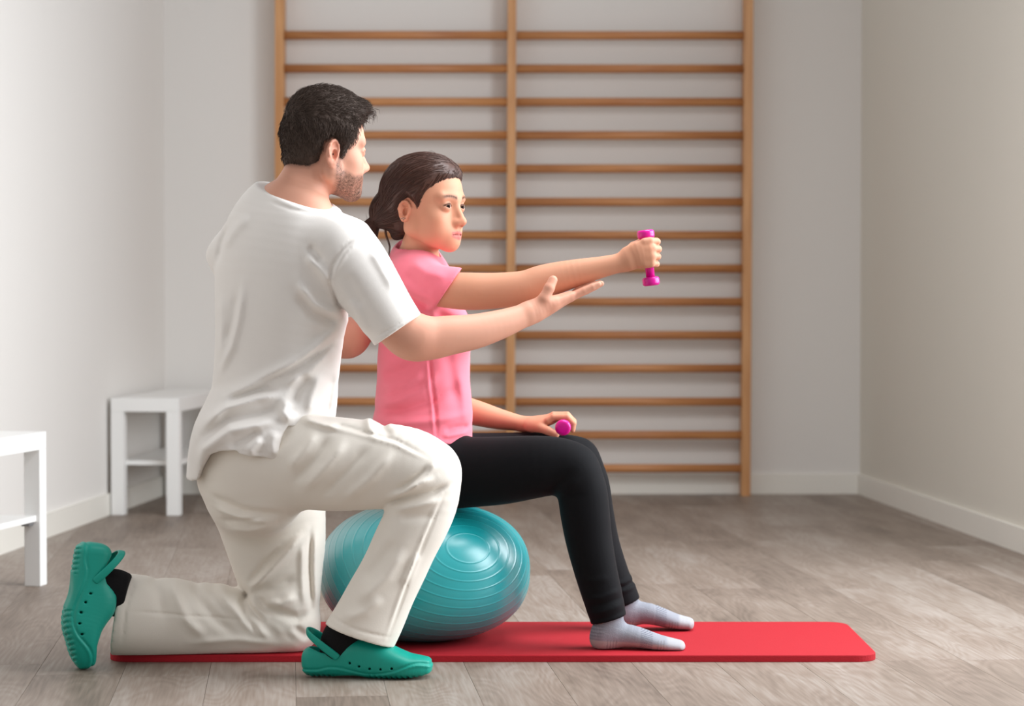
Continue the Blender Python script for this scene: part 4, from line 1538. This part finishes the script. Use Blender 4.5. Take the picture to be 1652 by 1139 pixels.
# ---- tunic
def tunic():
    S = SDF()
    S.add(f_tube([pn(482, 312, 5.355, .070, .078, TY), pn(478, 330, 5.355, .080, .105, TY), pn(471, 350, 5.357, .094, .142, TY), pn(462, 385, 5.36, .110, .180, TY), pn(455, 430, 5.36, .120, .188, TY), pn(453, 490, 5.36, .124, .182, TY),
                  pn(449, 550, 5.36, .124, .170, TY), pn(445, 605, 5.36, .124, .166, TY), pn(440, 650, 5.358, .128, .170, 44), pn(428, 690, 5.35, .138, .178, 40), pn(412, 730, 5.345, .142, .182, 34), pn(402, 790, 5.34, .138, .182, 30)], 4, 2.15))
    S.add(f_ell(W(366, 412, 5.485), (.050, .06, .040)), .03)
    S.add(f_ell(W(408, 712, 5.285), (.128, .125, .105)), .05)
    S.add(f_sleeve(f_tube([pn(548, 398, 5.255, .082, .078), pn(572, 428, 5.238, .079, .075), pn(600, 470, 5.228, .072, .070), pn(625, 508, 5.225, .0665, .066), pn(660, 560, 5.225, .064, .064)], 4), [edge_n((682, 506), (603, 560), 5.225, (700, 620))],
                   ), .028)
    S.add(f_sleeve(f_tube([pn(395, 410, 5.46, .075, .072), pn(430, 450, 5.51, .070, .068), pn(480, 500, 5.57, .064, .064)], 3), [(W(465, 485, 5.555), W(470, 490, 5.56) - W(430, 450, 5.51))]), .03)
    # collar
    S.sub(f_tube([pn(476, 352, 5.355, .058, .066, TY), pn(482, 325, 5.355, .0715, .078, TY), pn(489, 302, 5.355, .068, .070, TY), pn(498, 280, 5.357, .066, .068, 35)], 3), .004)
    p, n = edge_n((428, 311), (522, 336), 5.355, (500, 200))
    n = n + A([0, -.22, 0])
    S.cut(W(478, 323, 5.30), n, .004)
    # hem: long at the back, slit at the side
    hx = A([W(x, 730, 5.25)[0] for x in (290, 306, 318, 330, 342, 365, 410, 452, 459, 470, 500, 530, 600)])
    hz = A([W(400, y, 5.25)[2] for y in (779, 778, 774, 748, 729, 725, 731, 737, 700, 682, 690, 696, 698)])
    S.ops.append(('c', .002, lambda P: (np.interp(P[:, 0], hx, hz) - P[:, 2]) * .75, None, None))
    for pts, w, amp in (
            ([(392, 455), (385, 510), (372, 560), (345, 610)], 7, .007), ([(380, 470), (372, 520), (358, 560)], 8, -.005),
            ([(562, 512), (535, 545), (490, 580), (420, 615), (352, 642)], 9, .011), ([(556, 528), (520, 565), (470, 598), (400, 628)], 7, -.010),
            ([(540, 560), (500, 600), (460, 622)], 9, .008), ([(470, 632), (420, 640), (370, 655), (326, 690)], 8, .011), ([(455, 622), (410, 632), (362, 648)], 6, -.009),
            ([(470, 655), (420, 668), (370, 676), (322, 715)], 9, -.010), ([(462, 668), (420, 682), (380, 690), (335, 722), (318, 760)], 9, .010),
            ([(496, 411), (520, 435), (540, 460)], 8, .008), ([(481, 452), (511, 490), (555, 513)], 8, .009), ([(478, 470), (505, 505), (545, 525)], 8, -.008), ([(500, 395), (525, 425)], 7, -.006),
            ([(583, 377), (556, 405), (541, 430), (535, 455), (545, 490), (560, 515)], 3, -.0045), ([(589, 381), (562, 410), (547, 434), (541, 457)], 4, .003),
            ([(452, 690), (447, 712), (450, 735)], 9, .008), ([(430, 700), (412, 720), (415, 733)], 8, .009), ([(430, 690), (400, 705), (375, 722)], 8, -.008), ([(470, 640), (462, 660), (478, 678)], 9, .012),
            ([(500, 600), (480, 630), (472, 655)], 8, -.008), ([(520, 600), (505, 640), (500, 670)], 8, .006), ([(535, 600), (528, 640), (522, 680)], 7, -.005),
            ([(600, 400), (618, 430), (640, 470)], 7, .004), ([(640, 455), (650, 480), (660, 500)], 5, -.004), ([(570, 480), (585, 515), (600, 545)], 9, .004), ([(560, 440), (575, 470), (590, 500)], 10, -.003),
            ([(676, 500), (640, 525), (598, 549)], 2.2, -.002), ([(358, 360), (345, 390), (338, 425)], 7, -.005), ([(400, 345), (372, 372), (352, 400)], 9, .004),
            ([(350, 470), (352, 530), (350, 590)], 8, .004), ([(430, 322), (470, 338), (512, 345)], 3, -.0018),
            ([(345, 726), (400, 724), (450, 728)], 2, -.0015)):
        S.disp(*fold(pts, 5.25, w, amp * 1.5, -.15, .20))
    def fine(P):
        s = P[:, 0] * .7 + P[:, 2]
        return .0016 * vnoise(P * A([1.2, .8, .6]), 26, 7)
    S.disp(fine, (-2, 4, -1), (1, 7, 2))
    return S


V, Q = mesh_sdf(tunic(), .0042, smooth=1, amg=.034, pad=.05, hf=.0028, fx=[px_rng(430, 690, 5.3)], fz=[pz_rng(300, 350, 5.3), pz_rng(490, 570, 5.3), pz_rng(650, 745, 5.3)])
link('tunic', np_mesh('tunic', V, Q, MAT['tunic']), kneel)


# ---- trousers
def trousers():
    S = SDF()
    S.add(f_tube([pn(440, 665, 5.355, .115, .150, 42), pn(425, 705, 5.35, .122, .160, 36), pn(405, 750, 5.34, .122, .168, 28), pn(408, 790, 5.345, .110, .160, 25)], 3, 2.1))
    # near (right) leg
    S.add(f_tube([pn(420, 742, 5.27, .104, .088), pn(480, 744, 5.245, .1065, .092), pn(545, 749, 5.21, .107, .088), pn(610, 752, 5.19, .0985, .082), pn(660, 755, 5.175, .0900, .078), pn(690, 765, 5.17, .0810, .074)], 4), .035)
    S.add(f_sleeve(f_tube([pn(681, 764, 5.17, .0840, .075), pn(685, 800, 5.168, .0790, .072), pn(670, 845, 5.165, .0745, .070), pn(648, 890, 5.163, .0735, .069), pn(626, 935, 5.16, .0735, .069), pn(601, 985, 5.157, .0775, .070), pn(578, 1030, 5.155, .0805, .071), pn(556, 1075, 5.155, .0825, .072)], 4),
                   [edge_n((526, 1006), (637, 1044), 5.155, (560, 1120))]), .012)
    # far (left) leg, kneeling
    S.add(f_tube([pn(425, 770, 5.41, .118, .105), pn(436, 820, 5.42, .130, .105), pn(443, 865, 5.425, .121, .10), pn(449, 910, 5.43, .107, .095), pn(455, 955, 5.43, .0905, .088), pn(462, 990, 5.43, .0800, .080), pn(470, 1008, 5.43, .068, .07)], 4), .03)
    S.add(f_sleeve(f_tube([pn(468, 1004, 5.43, .072, .074), pn(430, 1009, 5.428, .0735, .077), pn(380, 1004, 5.415, .0800, .077), pn(325, 999, 5.40, .0880, .076), pn(265, 996, 5.385, .0925, .075), pn(200, 991, 5.36, .0970, .075), pn(140, 987, 5.34, .099, .075)], 4),
                   [edge_n((206, 920), (182, 1050), 5.36, (100, 985))]), .014)
    for pts, y, w, amp in (
            # near thigh
            ([(512, 694), (492, 725), (462, 760)], 5.14, 8, .007), ([(535, 700), (510, 740), (470, 782)], 5.14, 8, -.007), ([(562, 706), (530, 750), (485, 795)], 5.14, 9, .008), ([(600, 715), (560, 760), (515, 805)], 5.14, 8, -.006),
            ([(640, 722), (600, 770), (548, 812)], 5.14, 9, .007), ([(470, 690), (445, 720), (400, 740)], 5.14, 8, -.006), ([(500, 678), (560, 690), (640, 710), (690, 735)], 5.14, 2.5, -.003), ([(500, 684), (560, 696), (640, 716), (690, 741)], 5.14, 3, .0025),
            ([(480, 676), (515, 684), (550, 690)], 5.14, 5, .008), ([(590, 672), (596, 690), (606, 705)], 5.14, 6, .006), ([(612, 676), (620, 694), (632, 706)], 5.14, 6, -.005),
            # knee
            ([(618, 816), (660, 802), (700, 792), (728, 780)], 5.12, 5, -.010), ([(622, 806), (665, 785), (705, 768)], 5.12, 6, .009), ([(635, 797), (670, 772), (700, 748)], 5.12, 5, -.008), ([(660, 790), (690, 760), (708, 738)], 5.12, 6, .007),
            ([(630, 822), (670, 815), (715, 805)], 5.12, 6, .006), ([(640, 835), (675, 832), (705, 830)], 5.12, 7, -.004),
            # near shin
            ([(718, 795), (690, 860), (660, 935), (626, 1030)], 5.11, 2.2, -.003), ([(713, 795), (685, 860), (655, 935), (621, 1030)], 5.11, 3, .0028),
            ([(676, 890), (662, 925), (650, 945)], 5.10, 6, .006), ([(655, 880), (625, 930), (575, 975)], 5.10, 10, .006), ([(640, 870), (610, 910), (580, 940)], 5.10, 10, -.005), ([(620, 960), (590, 985), (550, 1000)], 5.10, 9, .005),
            ([(533, 997), (580, 1016), (632, 1030)], 5.10, 2, -.002),
            # far thigh
            ([(340, 790), (400, 815), (470, 822)], 5.33, 6, -.006), ([(348, 812), (400, 828), (450, 834)], 5.33, 5, .006), ([(358, 835), (400, 832), (440, 826)], 5.33, 4, -.005), ([(362, 850), (410, 850), (460, 838)], 5.33, 6, .005),
            ([(395, 957), (430, 925), (470, 885), (495, 855)], 5.34, 7, .011), ([(397, 950), (425, 915), (455, 880)], 5.34, 6, -.008), ([(395, 957), (440, 950), (480, 930)], 5.34, 9, -.007), ([(400, 962), (440, 985), (478, 1000), (500, 990)], 5.34, 8, -.009),
            ([(420, 975), (455, 975), (480, 960)], 5.34, 8, .008), ([(395, 960), (430, 1005), (470, 1035)], 5.34, 7, .009), ([(500, 850), (497, 920), (500, 1000)], 5.34, 3, -.005), ([(508, 850), (506, 920), (508, 990)], 5.34, 4, .004), ([(488, 870), (486, 930), (490, 985)], 5.34, 5, .005),
            ([(470, 1010), (490, 1030), (505, 1020)], 5.34, 6, -.006),
            # far shin
            ([(395, 957), (385, 975), (395, 1000), (420, 1030)], 5.32, 5, -.009), ([(270, 935), (285, 965), (300, 1000), (330, 1032)], 5.31, 8, .008), ([(300, 935), (318, 970), (345, 1000), (380, 1030)], 5.31, 8, -.006), ([(340, 940), (365, 975), (400, 1010), (440, 1040)], 5.31, 8, .008),
            ([(235, 930), (255, 960), (268, 1000)], 5.31, 8, -.005), ([(375, 945), (400, 985), (440, 1018), (480, 1045)], 5.31, 7, -.007), ([(215, 985), (300, 994), (395, 1004)], 5.31, 2, -.0025), ([(218, 925), (205, 985), (198, 1045)], 5.31, 2, -.002),
            ([(300, 1040), (380, 1035), (450, 1045)], 5.31, 6, .004)):
        S.disp(*fold(pts, y, w, amp * 1.4, -.12, .13))
    def fine(P):
        return .0016 * vnoise(P * A([1, .8, 1]), 24, 17)
    S.disp(fine, (-2, 4, -1), (1, 7, 2))
    S.cut((0, 0, MZ + .0005), (0, 0, -1), .003)
    S.sub(f_sleeve(f_tube([pn(240, 991, 5.37, .064, .054), pn(190, 990, 5.36, .066, .054), pn(140, 988, 5.35, .068, .056)], 2), [edge_n((220, 920), (196, 1050), 5.36, (300, 985))]), .002)
    S.sub(f_tube([pn(585, 1020, 5.155, .064, .058), pn(572, 1045, 5.155, .067, .061), pn(555, 1085, 5.155, .068, .062)], 2), .002)
    return S


V, Q = mesh_sdf(trousers(), .0045, smooth=1, amg=.034, pad=.05, hf=.003, fx=[px_rng(380, 530, 5.3), px_rng(610, 760, 5.15)], fz=[pz_rng(735, 840, 5.2), pz_rng(930, 1060, 5.3)])
link('trousers', np_mesh('trousers', V, Q, MAT['trousers']), kneel)

# ---- black socks
for nodes in ([pn(563, 1008, 5.155, .036, .036), pn(557, 1018, 5.155, .042, .039), pn(548, 1035, 5.155, .043, .036), pn(546, 1056, 5.155, .040, .032), pn(560, 1068, 5.155, .03, .03)],
              [pn(222, 968, 5.352, .026, .026), pn(205, 963, 5.338, .046, .037), pn(186, 957, 5.315, .056, .040), pn(166, 953, 5.295, .052, .034), pn(150, 952, 5.28, .038, .028)]):
    S = SDF()
    S.add(f_sleeve(f_tube(nodes, 4), [edge_n((211, 920), (188, 1050), 5.30, (300, 985))] if nodes[0][0] < -.5 else []))
    V, Q = mesh_sdf(S, .0030, smooth=1)
    link('sock', np_mesh('sock', V, Q, MAT['black_sock']), kneel)


# ---- clogs, modelled lying flat: x from heel to toe, z up
def clog_sdf():
    S = SDF()
    S.add(f_tube([(.026, 0, .035, .034, .033, 0), (.060, 0, .036, .0345, .036, 0), (.095, 0, .0385, .037, .039, 0), (.128, 0, .0445, .045, .0435, 0), (.160, 0, .0405, .0425, .0475, 0), (.195, 0, .033, .0345, .0515, 0), (.228, 0, .0270, .0275, .0500, 0), (.252, 0, .0255, .0240, .0440, 0), (.268, 0, .0255, .0210, .036, 0)], 4, 2.8))
    # foot opening
    col = f_tube([(.062, 0, .03, .048, .0285, 0), (.062, 0, .06, .050, .0305, 0), (.060, 0, .15, .056, .0325, 0)], 1)
    S.sub(f_sleeve(col, [((0, 0, .022), (0, 0, -1))]), .003)
    S.sub(f_ell((.048, 0, .088), (.040, .07, .022)), .004)
    S.cut((0, 0, .0), (0, 0, -1), .003)
    S.sub(f_ell((.108, 0, -.016), (.050, .10, .022)), .006)
    S.sub(f_tube([(.215, 0, -.028, .028, .10, 0), (.26, 0, -.024, .028, .10, 0), (.30, 0, -.012, .028, .10, 0)], 3), .004)
    for x, z in ((.107, .0365), (.128, .0300), (.152, .0250), (.177, .0245), (.202, .0265)):
        for sd in (-1, 1):
            S.sub(f_cone((x, sd * .070, z), (x, sd * .030, z), .0029, .0029), .0008)
    def groove(P):
        z0 = .020 + .007 * np.sin((P[:, 0] - .02) / .26 * 9.0) * sstep(P[:, 0], .02, .06) + .012 * sstep(P[:, 0], .2, .27)
        g = -.0018 * np.exp(-((P[:, 2] - z0) / .0022) ** 2) + .0012 * np.exp(-((P[:, 2] - z0 + .005) / .003) ** 2)
        tread = -.0028 * (np.sin(P[:, 0] * 520 + 6 * np.abs(P[:, 1]) * 20) > .25) * sstep(.011 - P[:, 2], 0, .004) * ((P[:, 0] > .15) | (P[:, 0] < .07))
        return g + tread
    S.disp(groove, (-.02, -.08, -.02), (.31, .08, .10))
    return S


CV, CQ = mesh_sdf(clog_sdf(), .0020, smooth=1)
S = SDF()
S.add(f_tube([(.078, -.0400, .050, .0085, .0032, 180), (.060, -.0420, .064, .0090, .0032, 176), (.036, -.0400, .082, .0085, .0032, 160), (.014, -.026, .098, .0085, .0032, 125), (.006, 0, .103, .0085, .0032, 90), (.014, .026, .098, .0085, .0032, 55), (.036, .0400, .082, .0085, .0032, 20), (.060, .0420, .064, .0090, .0032, 4), (.078, .0400, .050, .0085, .0032, 0)], 5, 2.4))
TV, TQ = mesh_sdf(S, .0018, smooth=1)


def place_clog(Rm, origin, label):
    Rm, origin = A(Rm, float), A(origin, float)
    o = link('clog', np_mesh('clog', CV @ Rm.T + origin, CQ, MAT['green']), kneel)
    o['label'] = label
    link('strap', np_mesh('strap', TV @ Rm.T + origin, TQ, MAT['green']), o)


place_clog(rotm('Z', -3), W(492, 1090, 5.165) * A([1, 1, 0]) + A([0, 0, .0]), 'green rubber clog flat on the floor')
tilt = math.radians(9)
xv = A([-math.sin(tilt), -.06, -math.cos(tilt)]); xv /= np.linalg.norm(xv)
zv = A([math.cos(math.radians(20)), math.sin(math.radians(20)), 0]); zv -= (zv @ xv) * xv; zv /= np.linalg.norm(zv)
yv = np.cross(zv, xv)
Rm = np.stack([xv, yv, zv], 1)


def flex(v, zs):
    """toes bent against the floor"""
    v = v * A([1, 1.05, zs])
    th = math.radians(19) * sstep(v[:, 0], .14, .23)
    dx, dz = v[:, 0] - .175, v[:, 2] - .03
    return np.stack([.175 + dx * np.cos(th) - dz * np.sin(th), v[:, 1], .03 + dx * np.sin(th) + dz * np.cos(th)], 1)


CV, TV = flex(CV, 1.28), flex(TV * A([1, .94, 1]), 1.06)
org = W(121, 884, 5.262)
low = (CV @ Rm.T + org)[:, 2].min()
place_clog(Rm, org - A([0, 0, low - .001]), 'green rubber clog standing on its toe, sole turned out')
print('TOTAL', round(_t.time() - _T0, 1))
